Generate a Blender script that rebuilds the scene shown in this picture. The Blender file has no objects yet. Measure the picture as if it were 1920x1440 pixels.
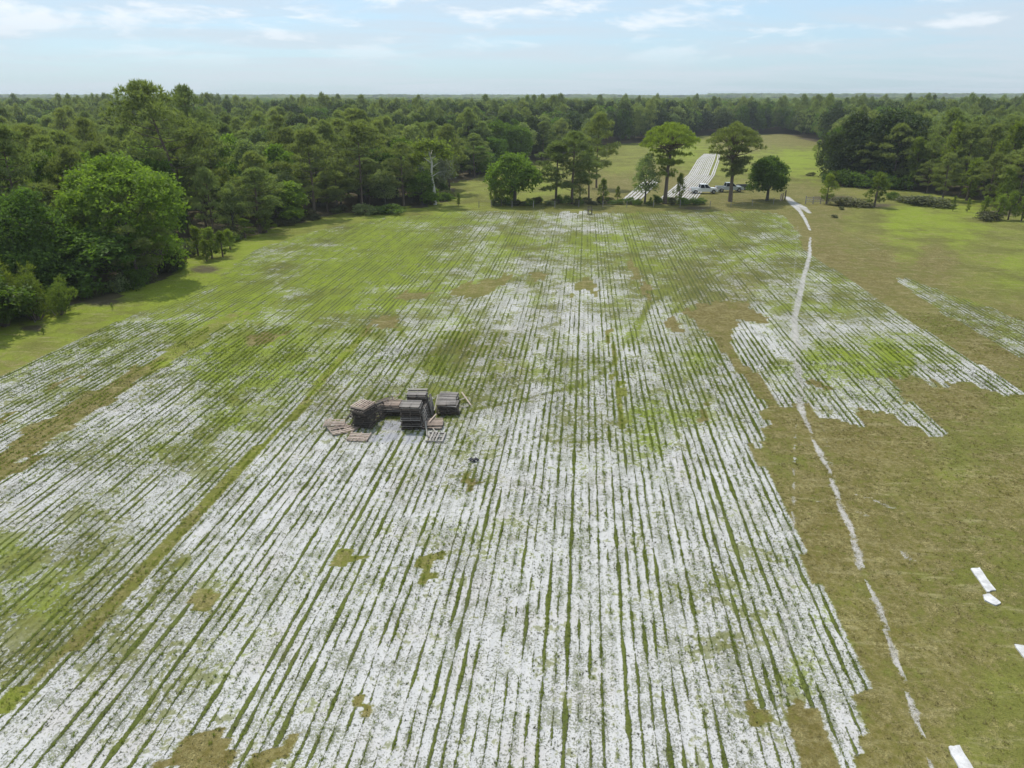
import bpy, math, random
import numpy as np
from mathutils import Vector, Matrix

random.seed(11)
RS = np.random.RandomState(7)
R = math.radians
scene = bpy.context.scene
C = scene.collection

# ------------------------------------------------------------------ camera
CAM_H, FPX, PITCH = 19.0, 1378.0, R(21.45)
cam_d = bpy.data.cameras.new('camera')
cam = bpy.data.objects.new('camera', cam_d); C.objects.link(cam)
cam.location = (0, 0, CAM_H)
cam.rotation_euler = (math.pi/2 - PITCH, 0, 0)
cam_d.sensor_width = 36.0
cam_d.lens = 36.0*FPX/1920.0
cam_d.clip_start = 0.1; cam_d.clip_end = 30000
scene.camera = cam

# ------------------------------------------------------------------ sun and sky
SUN_EL, SUN_AZ = R(58), R(-28)            # azimuth from +Y towards +X
sd = Vector((math.sin(SUN_AZ)*math.cos(SUN_EL), math.cos(SUN_AZ)*math.cos(SUN_EL), math.sin(SUN_EL)))
sun_d = bpy.data.lights.new('sun', 'SUN'); sun_d.energy = 3.4; sun_d.angle = R(0.8); sun_d.color = (1.0, 0.955, 0.88)
sun = bpy.data.objects.new('sun', sun_d); C.objects.link(sun)
sun.rotation_euler = sd.to_track_quat('Z', 'Y').to_euler()

world = bpy.data.worlds.new('World'); scene.world = world; world.use_nodes = True
SKY_STRENGTH = 0.13
scene.view_settings.view_transform = 'Standard'
scene.view_settings.look = 'None'
scene.view_settings.exposure = 0.08
scene.view_settings.gamma = 1.0
scene.view_settings.use_curve_mapping = False
HAZE = 0.00019

# ------------------------------------------------------------------ node helpers
class NT:
    def __init__(s, tree): s.t = tree; s.n = tree.nodes; s.l = tree.links
    def put(s, sock, v):
        if isinstance(v, bpy.types.NodeSocket): s.l.new(v, sock)
        elif v is not None:
            try: sock.default_value = v
            except Exception:
                sock.default_value = (v, v, v) if len(sock.default_value) == 3 else (v, v, v, 1)
    def m(s, op, a, b=None, c=None, clamp=False):
        n = s.n.new('ShaderNodeMath'); n.operation = op; n.use_clamp = clamp
        s.put(n.inputs[0], a)
        if b is not None: s.put(n.inputs[1], b)
        if c is not None: s.put(n.inputs[2], c)
        return n.outputs[0]
    def add(s, a, b): return s.m('ADD', a, b)
    def sub(s, a, b): return s.m('SUBTRACT', a, b)
    def mul(s, a, b): return s.m('MULTIPLY', a, b)
    def mx(s, a, b): return s.m('MAXIMUM', a, b)
    def mn(s, a, b): return s.m('MINIMUM', a, b)
    def step(s, x, lo, hi, a=0.0, b=1.0):
        n = s.n.new('ShaderNodeMapRange'); n.interpolation_type = 'SMOOTHSTEP'
        s.put(n.inputs[0], x); s.put(n.inputs[1], lo); s.put(n.inputs[2], hi); s.put(n.inputs[3], a); s.put(n.inputs[4], b)
        return n.outputs[0]
    def lin(s, x, lo, hi, a=0.0, b=1.0):
        n = s.n.new('ShaderNodeMapRange'); n.clamp = True
        s.put(n.inputs[0], x); s.put(n.inputs[1], lo); s.put(n.inputs[2], hi); s.put(n.inputs[3], a); s.put(n.inputs[4], b)
        return n.outputs[0]
    def mix(s, f, a, b, mode='MIX'):
        n = s.n.new('ShaderNodeMix'); n.data_type = 'RGBA'; n.blend_type = mode
        s.put(n.inputs[0], f); s.put(n.inputs[6], col(a)); s.put(n.inputs[7], col(b))
        return n.outputs[2]
    def xyz(s, x, y, z=0.0):
        n = s.n.new('ShaderNodeCombineXYZ'); s.put(n.inputs[0], x); s.put(n.inputs[1], y); s.put(n.inputs[2], z); return n.outputs[0]
    def sep(s, v):
        n = s.n.new('ShaderNodeSeparateXYZ'); s.put(n.inputs[0], v); return n.outputs
    def coord(s, which='Object'): return s.n.new('ShaderNodeTexCoord').outputs[which]
    def noise(s, v, scale=1.0, detail=2.0, rough=0.5, dist=0.0):
        n = s.n.new('ShaderNodeTexNoise'); s.put(n.inputs['Vector'], v)
        n.inputs['Scale'].default_value = scale; n.inputs['Detail'].default_value = detail
        n.inputs['Roughness'].default_value = rough; n.inputs['Distortion'].default_value = dist
        return n.outputs['Fac']
    def white(s, v):
        n = s.n.new('ShaderNodeTexWhiteNoise'); n.noise_dimensions = '3D'; s.put(n.inputs['Vector'], v); return n.outputs['Value']
    def attr(s, name):
        n = s.n.new('ShaderNodeAttribute'); n.attribute_name = name; return n
    def vmul(s, v, k):
        n = s.n.new('ShaderNodeVectorMath'); n.operation = 'MULTIPLY'; s.put(n.inputs[0], v); n.inputs[1].default_value = k; return n.outputs[0]
    def vadd(s, v, k):
        n = s.n.new('ShaderNodeVectorMath'); n.operation = 'ADD'; s.put(n.inputs[0], v); s.put(n.inputs[1], k); return n.outputs[0]
def col(c):
    if isinstance(c, bpy.types.NodeSocket): return c
    return (c[0], c[1], c[2], 1.0)
def newmat(name):
    m = bpy.data.materials.new(name); m.use_nodes = True
    m.node_tree.nodes.clear()
    return m, NT(m.node_tree)
def finish(N, color, rough=0.8, bump=None, bd=0.02, spec=0.3, metal=0.0, trans=None):
    o = N.n.new('ShaderNodeOutputMaterial')
    p = N.n.new('ShaderNodeBsdfPrincipled')
    N.put(p.inputs['Base Color'], col(color)); N.put(p.inputs['Roughness'], rough)
    p.inputs['Specular IOR Level'].default_value = spec; p.inputs['Metallic'].default_value = metal
    if bump is not None:
        b = N.n.new('ShaderNodeBump'); b.inputs['Distance'].default_value = bd; b.inputs['Strength'].default_value = 1.0
        N.put(b.inputs['Height'], bump); N.l.new(b.outputs[0], p.inputs['Normal'])
    if trans is not None:
        t = N.n.new('ShaderNodeBsdfTranslucent'); N.put(t.inputs[0], col(trans[1]))
        ms = N.n.new('ShaderNodeMixShader'); ms.inputs[0].default_value = trans[0]
        N.l.new(p.outputs[0], ms.inputs[1]); N.l.new(t.outputs[0], ms.inputs[2]); N.l.new(ms.outputs[0], o.inputs[0])
    else:
        N.l.new(p.outputs[0], o.inputs[0])

# ------------------------------------------------------------------ world nodes: Nishita sky with thin cumulus
wt = NT(world.node_tree); wt.n.clear()
sky = wt.n.new('ShaderNodeTexSky'); sky.sky_type = 'NISHITA'; sky.sun_disc = False
sky.sun_elevation = SUN_EL; sky.sun_rotation = SUN_AZ; sky.altitude = 10; sky.air_density = 1.0; sky.dust_density = 1.2; sky.ozone_density = 2.0
dirv = wt.coord('Generated'); dx, dy, dz = wt.sep(dirv)
zz = wt.mx(wt.add(dz, 0.07), 0.05)
pv = wt.xyz(wt.m('DIVIDE', dx, zz), wt.m('DIVIDE', dy, zz), 0.0)
veil = wt.noise(wt.vmul(pv, (0.35, 0.55, 1)), 1.0, 6, 0.6, 0.4)
puff = wt.noise(wt.vmul(dirv, (8.0, 8.0, 30.0)), 1.0, 7, 0.58, 0.25)
big = wt.noise(wt.vadd(wt.vmul(dirv, (2.2, 2.2, 7.0)), (5.3, 1.2, 2.4)), 1.0, 2, 0.5)
vf = wt.mul(wt.step(veil, 0.36, 0.64), 0.62)
pf = wt.mul(wt.step(wt.add(puff, wt.mul(wt.sub(big, 0.5), 0.35)), 0.475, 0.63), wt.lin(dz, 0.03, 0.085, 0.0, 1.0))
skyc = wt.mix(1.0, sky.outputs[0], (0.80, 1.02, 1.28), 'MULTIPLY')
skyc = wt.mix(0.60, skyc, (4.3, 5.55, 6.35))
c1 = wt.mix(vf, skyc, (4.95, 5.5, 6.1))
c2 = wt.mix(wt.mul(pf, 0.85), c1, (6.9, 7.3, 7.7))
bg = wt.n.new('ShaderNodeBackground'); wt.l.new(c2, bg.inputs[0]); bg.inputs[1].default_value = SKY_STRENGTH
wo = wt.n.new('ShaderNodeOutputWorld'); wt.l.new(bg.outputs[0], wo.inputs[0])

# ------------------------------------------------------------------ geometry helpers
def G(px, py, z=0.0):
    """point of the place seen at a pixel of the 1920x1440 photograph, on the level z"""
    dxp, dyp = px-960.0, py-720.0
    d = Vector((dxp, FPX*math.cos(PITCH) - dyp*math.sin(PITCH), -FPX*math.sin(PITCH) - dyp*math.cos(PITCH)))
    t = (z-CAM_H)/d.z
    return Vector((d.x*t, d.y*t, z))
def proj(x, y, z=0.0):
    f = y*math.cos(PITCH) - (z-CAM_H)*math.sin(PITCH)
    up = y*math.sin(PITCH) + (z-CAM_H)*math.cos(PITCH)
    f = np.maximum(f, 0.5)
    return 960 + FPX*x/f, 720 - FPX*up/f
def height_at(px, py_base, py_top):
    b = G(px, py_base); dist = b.y
    a = PITCH + math.atan((py_top-720)/FPX)
    return CAM_H - dist*math.tan(a)
def tag(o, label=None, cat=None, group=None, kind=None):
    if label: o['label'] = label
    if cat: o['category'] = cat
    if group: o['group'] = group
    if kind: o['kind'] = kind
    return o
def empty(name, loc=(0, 0, 0), rz=0.0, label=None, cat=None, group=None):
    o = bpy.data.objects.new(name, None); C.objects.link(o)
    o.location = loc; o.rotation_euler = (0, 0, rz); o.empty_display_size = 0.2
    return tag(o, label, cat, group)
def obj(name, mesh, mat=None, parent=None, loc=(0, 0, 0), rot=(0, 0, 0), sc=(1, 1, 1)):
    o = bpy.data.objects.new(name, mesh); C.objects.link(o)
    if mat is not None and len(mesh.materials) == 0: mesh.materials.append(mat)
    if parent: o.parent = parent
    o.location = loc; o.rotation_euler = rot; o.scale = sc
    return o
def mesh_np(name, verts, faces, smooth=False):
    """verts (n,3); faces (m,k) all of the same size"""
    verts = np.asarray(verts, dtype=np.float32); faces = np.asarray(faces, dtype=np.int32)
    me = bpy.data.meshes.new(name)
    m_, k = faces.shape
    me.vertices.add(len(verts)); me.vertices.foreach_set('co', verts.ravel())
    me.loops.add(m_*k); me.loops.foreach_set('vertex_index', faces.ravel())
    me.polygons.add(m_); me.polygons.foreach_set('loop_start', np.arange(0, m_*k, k, dtype=np.int32))
    try: me.polygons.foreach_set('loop_total', np.full(m_, k, dtype=np.int32))
    except Exception: pass
    me.polygons.foreach_set('use_smooth', np.full(m_, smooth, dtype=bool))
    me.update(calc_edges=True)
    return me
class MB:
    """collects boxes, tubes and prisms into one mesh"""
    def __init__(s): s.v = []; s.f = []
    def poly(s, vs, fs):
        b = len(s.v); s.v += [tuple(v) for v in vs]; s.f += [tuple(b+i for i in f) for f in fs]; return s
    def box(s, c, d, M=None, taper=1.0):
        x, y, z = d[0]/2, d[1]/2, d[2]/2
        vs = [Vector((sx*x*(taper if sz > 0 else 1), sy*y*(taper if sz > 0 else 1), sz*z)) for sz in (-1, 1) for sy in (-1, 1) for sx in (-1, 1)]
        vs = [(M @ v if M else v) + Vector(c) for v in vs]
        return s.poly(vs, [(0, 2, 3, 1), (4, 5, 7, 6), (0, 1, 5, 4), (2, 6, 7, 3), (0, 4, 6, 2), (1, 3, 7, 5)])
    def tube(s, pts, rads, n=6, cap=True):
        pts = [Vector(p) for p in pts]; base = len(s.v)
        for i, p in enumerate(pts):
            d = (pts[min(i+1, len(pts)-1)] - pts[max(i-1, 0)]).normalized()
            a = d.orthogonal().normalized() if abs(d.z) < 0.9 else d.cross(Vector((0.0, 1.0, 0.0))).normalized()
            b = d.cross(a).normalized()
            for k in range(n):
                t = 2*math.pi*k/n
                s.v.append(tuple(p + (a*math.cos(t) + b*math.sin(t))*rads[i]))
        for i in range(len(pts)-1):
            for k in range(n):
                k2 = (k+1) % n
                s.f.append((base+i*n+k, base+i*n+k2, base+(i+1)*n+k2, base+(i+1)*n+k))
        if cap:
            s.f.append(tuple(base+k for k in reversed(range(n)))); s.f.append(tuple(base+(len(pts)-1)*n+k for k in range(n)))
        return s
    def prism(s, prof, y0, y1):
        """outline in x,z extruded along y"""
        n = len(prof)
        vs = [(x, y0, z) for x, z in prof] + [(x, y1, z) for x, z in prof]
        fs = [tuple(range(n)), tuple(reversed(range(n, 2*n)))] + [(i, i+n, (i+1) % n+n, (i+1) % n) for i in range(n)]
        return s.poly(vs, fs)
    def mesh(s, name='shape', smooth=False):
        me = bpy.data.meshes.new(name); me.from_pydata(s.v, [], s.f); me.update()
        if smooth: me.polygons.foreach_set('use_smooth', [True]*len(me.polygons))
        return me

# value noise in numpy, for attributes baked on the ground
def _h(ix, iy, seed):
    n = (ix.astype(np.int64)*374761393 + iy.astype(np.int64)*668265263 + seed*974634777) & 0xffffffff
    n = ((n ^ (n >> 13))*1274126177) & 0xffffffff
    return ((n ^ (n >> 16)) & 0xffffff)/float(0xffffff)
def vnoise(x, y, seed=0):
    ix, iy = np.floor(x), np.floor(y); fx, fy = x-ix, y-iy
    fx = fx*fx*(3-2*fx); fy = fy*fy*(3-2*fy)
    a, b, c, d = _h(ix, iy, seed), _h(ix+1, iy, seed), _h(ix, iy+1, seed), _h(ix+1, iy+1, seed)
    return (a*(1-fx)+b*fx)*(1-fy) + (c*(1-fx)+d*fx)*fy
def fbm(x, y, seed=0, o=3):
    s = 0; w = 0.5; t = 0
    for i in range(o): s = s+vnoise(x*2**i, y*2**i, seed+i)*w; t += w; w *= .5
    return s/t
def inpoly(x, y, P):
    P = np.array(P, dtype=float); r = np.zeros(x.shape, bool)
    sel = (x >= P[:, 0].min()) & (x <= P[:, 0].max()) & (y >= P[:, 1].min()) & (y <= P[:, 1].max())
    xs, ys = x[sel], y[sel]; q = np.zeros(xs.shape, bool)
    for i in range(len(P)):
        x0, y0 = P[i]; x1, y1 = P[(i+1) % len(P)]
        if y0 == y1: continue
        c = ((y0 > ys) != (y1 > ys)) & (xs < (x1-x0)*(ys-y0)/(y1-y0)+x0)
        q ^= c
    r[sel] = q
    return r
def segdist(x, y, pts):
    """distance in metres to a polyline given with a half width per point: returns d/halfwidth"""
    best = np.full(x.shape, 1e9)
    for (ax, ay, aw), (bx, by, bw) in zip(pts[:-1], pts[1:]):
        L2 = (bx-ax)**2+(by-ay)**2+1e-9
        t = np.clip(((x-ax)*(bx-ax)+(y-ay)*(by-ay))/L2, 0, 1)
        d = np.hypot(x-ax-t*(bx-ax), y-ay-t*(by-ay))/(aw+(bw-aw)*t)
        best = np.minimum(best, d)
    return best

# ------------------------------------------------------------------ the ground
PERIOD = 0.41
ROW_A = math.atan(140.0/1480.0)
ca, sa = math.cos(ROW_A), math.sin(ROW_A)
def to_uv(x, y): return x*ca - y*sa, x*sa + y*ca
def to_xy(u, v): return u*ca + v*sa, -u*sa + v*ca

# outlines traced on the photograph, turned into ground positions
FIELD = [(-400, 900), (0, 706), (130, 645), (250, 592), (350, 560), (480, 468), (600, 432), (720, 408), (880, 396), (1100, 398), (1300, 398), (1440, 396),
         (1478, 408), (1500, 440), (1515, 472), (1600, 528), (1700, 596), (1800, 660), (1925, 735), (1925, 748), (1891, 745), (1840, 726), (1752, 713), (1700, 716), (1684, 719), (1694, 752), (1716, 752),
         (1745, 780), (1778, 812), (1707, 805), (1680, 778), (1655, 768), (1600, 758), (1610, 775), (1618, 788), (1587, 795), (1540, 787), (1523, 758), (1497, 768), (1471, 770), (1455, 745), (1436, 712), (1410, 690),
         (1385, 664), (1375, 648), (1361, 634), (1350, 630), (1340, 634),
         (1354, 655), (1387, 695), (1410, 722), (1439, 760), (1420, 768), (1446, 792), (1432, 800), (1432, 829), (1410, 836), (1440, 890), (1487, 975), (1500, 1005), (1526, 1044), (1509, 1046), (1545, 1110), (1590, 1205), (1620, 1262), (1640, 1303), (1622, 1303), (1622, 1316), (1600, 1320),
         (1632, 1394), (1590, 1394), (1612, 1446), (1590, 1446), (1560, 1375), (1530, 1310), (1505, 1300), (1485, 1290), (1478, 1340), (1490, 1400), (1516, 1446), (1560, 1560), (900, 2200), (-1500, 1800)]
BARE = [
    [(1285, 592), (1300, 575), (1335, 566), (1400, 572), (1436, 596), (1452, 614), (1432, 616), (1400, 607), (1378, 616), (1362, 640), (1345, 634), (1318, 612)],
    [(1240, 592), (1262, 590), (1278, 600), (1262, 618), (1246, 612)],  # olive or brown ground without sand rows inside the field
    [(-200, 1010), (0, 906), (100, 848), (30, 866), (90, 832), (200, 762), (295, 700), (390, 640), (480, 582), (440, 584), (362, 626), (250, 690), (180, 728), (90, 780), (0, 846), (-200, 960)],
    [(-200, 870), (0, 776), (40, 760), (100, 722), (150, 700), (190, 690), (120, 724), (60, 745), (0, 790), (-200, 900)],
    [(838, 548), (870, 530), (925, 518), (945, 514), (962, 532), (930, 545), (880, 557), (845, 556)],
    [(985, 520), (1000, 508), (1025, 509), (1032, 516), (1000, 524)],
    [(1074, 548), (1085, 528), (1118, 522), (1124, 545), (1098, 552)],
    [(702, 612), (715, 595), (750, 592), (745, 608), (738, 617), (715, 617)],
    [(740, 562), (765, 545), (815, 548), (800, 560)],
    [(404, 1354), (462, 1360), (450, 1400), (435, 1446), (240, 1446), (283, 1438), (292, 1424), (337, 1405), (345, 1398), (380, 1392)],
    [(495, 1390), (565, 1391), (555, 1420), (535, 1446), (470, 1446)],
    [(802, 1090), (806, 1035), (832, 1035), (845, 1050), (826, 1092)],
    [(372, 1148), (362, 1130), (385, 1112), (416, 1113), (403, 1148)],
    [(870, 925), (874, 890), (900, 888), (895, 925)],
    [(1318, 785), (1312, 752), (1325, 750), (1334, 785)],
    [(638, 1048), (632, 1028), (665, 1018), (690, 1040)],
    [(475, 640), (462, 628), (500, 614), (552, 620), (520, 640)],
    [(1175, 797), (1168, 770), (1148, 650), (1142, 600), (1150, 610), (1160, 660), (1172, 720), (1184, 797)],
    [(1236, 592), (1244, 596), (1268, 596), (1285, 612), (1264, 618)],
    [(1520, 722), (1522, 712), (1545, 708), (1556, 724), (1530, 728)],
    [(1185, 510), (1178, 470), (1196, 500), (1225, 560), (1215, 562)],
    [(650, 1330), (688, 1312), (705, 1320), (700, 1342), (655, 1352)],
    [(1400, 1330), (1420, 1312), (1450, 1330), (1440, 1370), (1418, 1362)],
]
FIELD2 = [(1690, 526), (1720, 528), (1800, 556), (1920, 602), (2000, 640), (2000, 700), (1920, 672), (1850, 630), (1780, 592), (1730, 560)]
PATHLINE = [(-40, 1370), (20, 1322), (160, 1197), (240, 1110), (330, 1012), (385, 955), (440, 890), (520, 812), (575, 755), (600, 722), (667, 648), (703, 602)]
CTRL = [  # px, py, sand share, brightness of green, brown
    (100,650,.70,.5,.1),(150,700,.6,.6,.1),(250,610,.55,.8,.0),(300,560,.2,.95,.0),(450,560,.16,1,.0),(420,500,.2,1,.0),(520,470,.45,.7,.05),(600,500,.12,1,0),(600,445,.30,.8,.05),(700,450,.18,.95,.05),(500,620,.3,.85,.1),
    (800,410,.22,.9,0),(900,430,.5,.6,.05),(1000,415,.60,.5,.1),(1110,418,.80,.4,.05),(1250,415,.5,.5,.2),(1400,408,.22,.5,.35),(1100,450,.48,.75,.05),(1200,450,.42,.7,.1),(1300,470,.42,.6,.15),(1400,460,.5,.6,.15),(1480,420,.55,.6,.2),(1440,440,.5,.8,.1),
    (700,560,.2,.9,.1),(650,530,.1,1,.0),(780,500,.3,.9,.1),(900,490,.45,.7,.1),(1050,490,.52,.6,.1),(1200,520,.55,.5,.15),(1300,500,.3,.4,.45),(1400,540,.25,.4,.55),(1350,590,.3,.4,.5),(1480,520,.45,.4,.3),
    (600,650,.5,.6,.1),(540,690,.35,.9,.1),(450,700,.30,.95,.1),(300,700,.75,.4,.0),(230,760,.7,.4,.1),(330,800,.55,.45,.1),(420,740,.38,.85,.05),(350,620,.45,.8,.1),(760,640,.6,.5,.15),(850,600,.55,.6,.1),(950,590,.7,.5,.05),(1100,590,.85,.35,.0),(1180,600,.6,.6,.1),(1200,650,.6,.6,.1),
    (1000,640,.65,.5,.2),(880,650,.45,.4,.5),(960,660,.45,.4,.5),(700,670,.55,.7,.1),(780,670,.35,.6,.4),(900,700,.45,.5,.45),(820,690,.3,.9,.2),(700,710,.45,.5,.3),(800,720,.42,.5,.35),(950,740,.6,.4,.4),(1050,710,.65,.5,.3),(1150,740,.75,.5,.1),
    (1250,700,.60,.6,.1),(1330,680,.45,.8,.2),(1300,760,.7,.6,.05),(1380,720,.8,.3,.05),(1000,800,.88,.4,.0),(1100,820,.7,.5,.0),(1210,820,.6,.9,.0),(1300,850,.85,.4,.0),(1390,800,.85,.4,0),
    (550,790,.7,.6,.1),(620,760,.4,.4,.6),(600,810,.7,.5,.2),(480,790,.5,.6,.1),(400,860,.6,.6,.0),(280,850,.5,.6,.0),(180,880,.6,.5,.1),(60,930,.8,.3,.1),(120,1000,.45,.45,.0),(40,1050,.35,.65,.0),(100,1110,.4,.55,.05),(250,1000,.55,.5,.0),(320,930,.65,.5,0),
    (560,870,.85,.5,.0),(560,920,1.0,.3,.0),(450,960,.82,.4,.0),(700,880,.88,.5,.05),(820,870,.85,.4,.1),(880,870,.65,.5,.3),(750,960,.9,.5,0),(900,960,.9,.6,.05),(1050,900,.85,.6,0),(1080,850,.6,.6,.0),(1200,930,.8,.7,.05),(1350,930,.92,.4,0),(1430,950,.85,.5,.0),(1340,960,.7,.8,.05),
    (200,1180,.45,.3,.05),(60,1220,.5,.3,.1),(300,1120,.65,.4,.15),(400,1060,.8,.4,.05),(520,1020,.9,.5,.0),(560,1110,1.0,.5,0),(700,1080,.85,.6,.1),(840,1040,.65,.5,.3),(960,1000,.7,.5,.35),(1000,1100,.9,.7,0),(1100,1050,.85,.7,.05),(1250,1020,.75,.7,.1),(1290,1090,.55,.6,.4),(1370,1050,.7,.7,.1),(1450,1060,.8,.5,.0),
    (1500,1100,.85,.5,.05),(1480,1180,.95,.4,.0),(1430,1170,.55,.5,.15),(1560,1200,.75,.6,.05),(1520,1240,.6,.8,.1),(1600,1300,.85,.5,.05),(1560,1360,.95,.4,.0),(1350,1200,.7,.4,.1),(1400,1290,.6,.5,.2),(1320,1290,.55,.5,.2),(1440,1330,.6,.5,.2),(1380,1420,.9,.3,.0),(1280,1400,.85,.6,.1),
    (150,1330,.85,.3,.0),(260,1320,.7,.35,.1),(350,1310,.6,.5,.1),(60,1400,.85,.6,0),(240,1410,.85,.5,0),(350,1350,.65,.4,.1),(480,1260,.9,.6,0),(620,1230,1.0,.4,0),(560,1330,.65,.4,.2),(620,1410,.7,.6,.1),(760,1190,.75,.4,.4),(820,1260,.9,.5,0),(700,1370,.85,.5,.1),(900,1350,.85,.7,0),(860,1420,.75,.7,.1),(1000,1250,.9,.6,0),(1080,1350,.8,.5,.1),(1040,1420,.85,.5,0),(1180,1280,.9,.5,0),(1170,1360,.8,.6,.1),
    (1520,560,.55,.6,.1),(1480,600,.6,.5,.2),(1450,570,.5,.6,.2),(1410,640,.8,.3,.0),(1440,660,.85,.3,.0),(1430,625,.75,.6,.0),(1460,700,.6,.8,0),(1440,730,.85,.3,0),(1560,620,.6,.6,.1),(1620,600,.65,.6,.1),(1560,680,.3,1,.1),(1620,700,.3,.95,.1),(1680,680,.35,.9,.1),(1580,540,.3,.5,.3),(1560,500,.75,.5,.1),(1600,530,.7,.5,.1),(1640,565,.4,.4,.4),(1690,600,.8,.5,.1),(1700,640,.6,.6,.1),(1760,680,.7,.4,.1),(1840,710,.95,.3,.0),(1900,735,1,.2,0),
    (1760,565,.55,.5,.3),(1860,600,.6,.5,.2),(1900,640,.7,.5,.2),(1560,770,.85,.3,0),(1600,780,.85,.3,0),(1590,730,.6,.7,.1),(1660,740,.7,.6,.1),(1730,790,.85,.4,.1),(1640,760,.8,.4,0)]
OUT = [  # outside the rows: brightness of green, brown share
    (0,640,.75,.15),(100,620,.8,.15),(250,560,.95,.0),(0,690,.5,.55),(90,670,.5,.5),(300,540,1,.0),(420,470,.8,.05),(600,415,.55,.3),(800,400,.7,.2),(1000,392,.45,.35),(1200,390,.4,.5),(1400,390,.3,.6),(1000,350,.6,.3),(870,350,.5,.3),
    (1150,350,.35,.7),(1160,310,.55,.4),(1200,290,.5,.4),(1240,330,.3,.8),(1270,290,.8,.1),(1400,270,.35,.6),(1500,262,.35,.65),(1500,300,.95,.05),(1520,330,.7,.2),(1510,355,.3,.6),(1280,300,.6,.3),(1440,300,.7,.3),(1230,275,.6,.3),
    (1560,400,.3,.65),(1640,360,.4,.5),(1750,375,.6,.3),(1600,420,.5,.4),(1700,415,.9,.05),(1800,420,.8,.1),(1900,430,.5,.35),(1600,450,.3,.6),(1700,460,.5,.3),(1550,450,.2,.7),(1650,500,.2,.85),(1750,500,.25,.8),(1850,480,.4,.35),(1560,480,.15,.9),(1900,520,.6,.2),(1800,550,.4,.5),(1700,560,.3,.7),(1900,590,.4,.6),(1850,640,.2,.8),(1750,600,.3,.6),(1900,680,.15,.85),
    (1800,760,.25,.85),(1700,850,.3,.75),(1600,830,.25,.85),(1850,830,.4,.65),(1900,780,.6,.4),(1900,900,.35,.75),(1800,860,.6,.4),(1500,820,.3,.8),(1460,860,.4,.65),(1550,900,.3,.8),(1700,900,.45,.6),(1840,950,.35,.7),(1600,1000,.3,.8),(1750,1000,.35,.75),(1900,1000,.4,.7),(1550,1020,.25,.85),(1700,1100,.35,.75),(1850,1080,.4,.7),(1650,1180,.35,.75),(1750,1150,.4,.65),(1600,1130,.45,.6),(1900,1180,.5,.6),(1800,1250,.4,.7),(1880,1300,.6,.4),(1720,1300,.4,.65),(1700,1420,.4,.7),(1850,1400,.6,.45),(1650,1350,.35,.75),(1500,1360,.25,.95),(380,1420,.25,.95),(520,1420,.4,.85),
    (60,880,.25,.9),(180,800,.3,.85),(220,720,.35,.75),(330,650,.7,.4),(430,600,.7,.4),(0,780,.35,.75),(120,720,.3,.8),(900,535,.35,.6),(1010,515,.35,.8),(1100,540,.4,.65),(730,605,.3,.9),(780,552,.4,.8),(820,1060,.55,.55),(390,1130,.4,.6),(885,905,.3,.8),(660,1030,.42,.5),(1400,560,.2,.9),(1400,600,.2,.9),(1310,620,.15,.95),(1380,660,.15,.95),(1260,600,.1,1),(1420,740,.2,.85),(1535,718,.05,1),(505,628,.15,1),(1170,750,.55,.4),(60,1300,.6,.4),(300,1040,.5,.55),(100,1260,.35,.75),(500,830,.65,.4),(650,670,.75,.3)]

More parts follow.
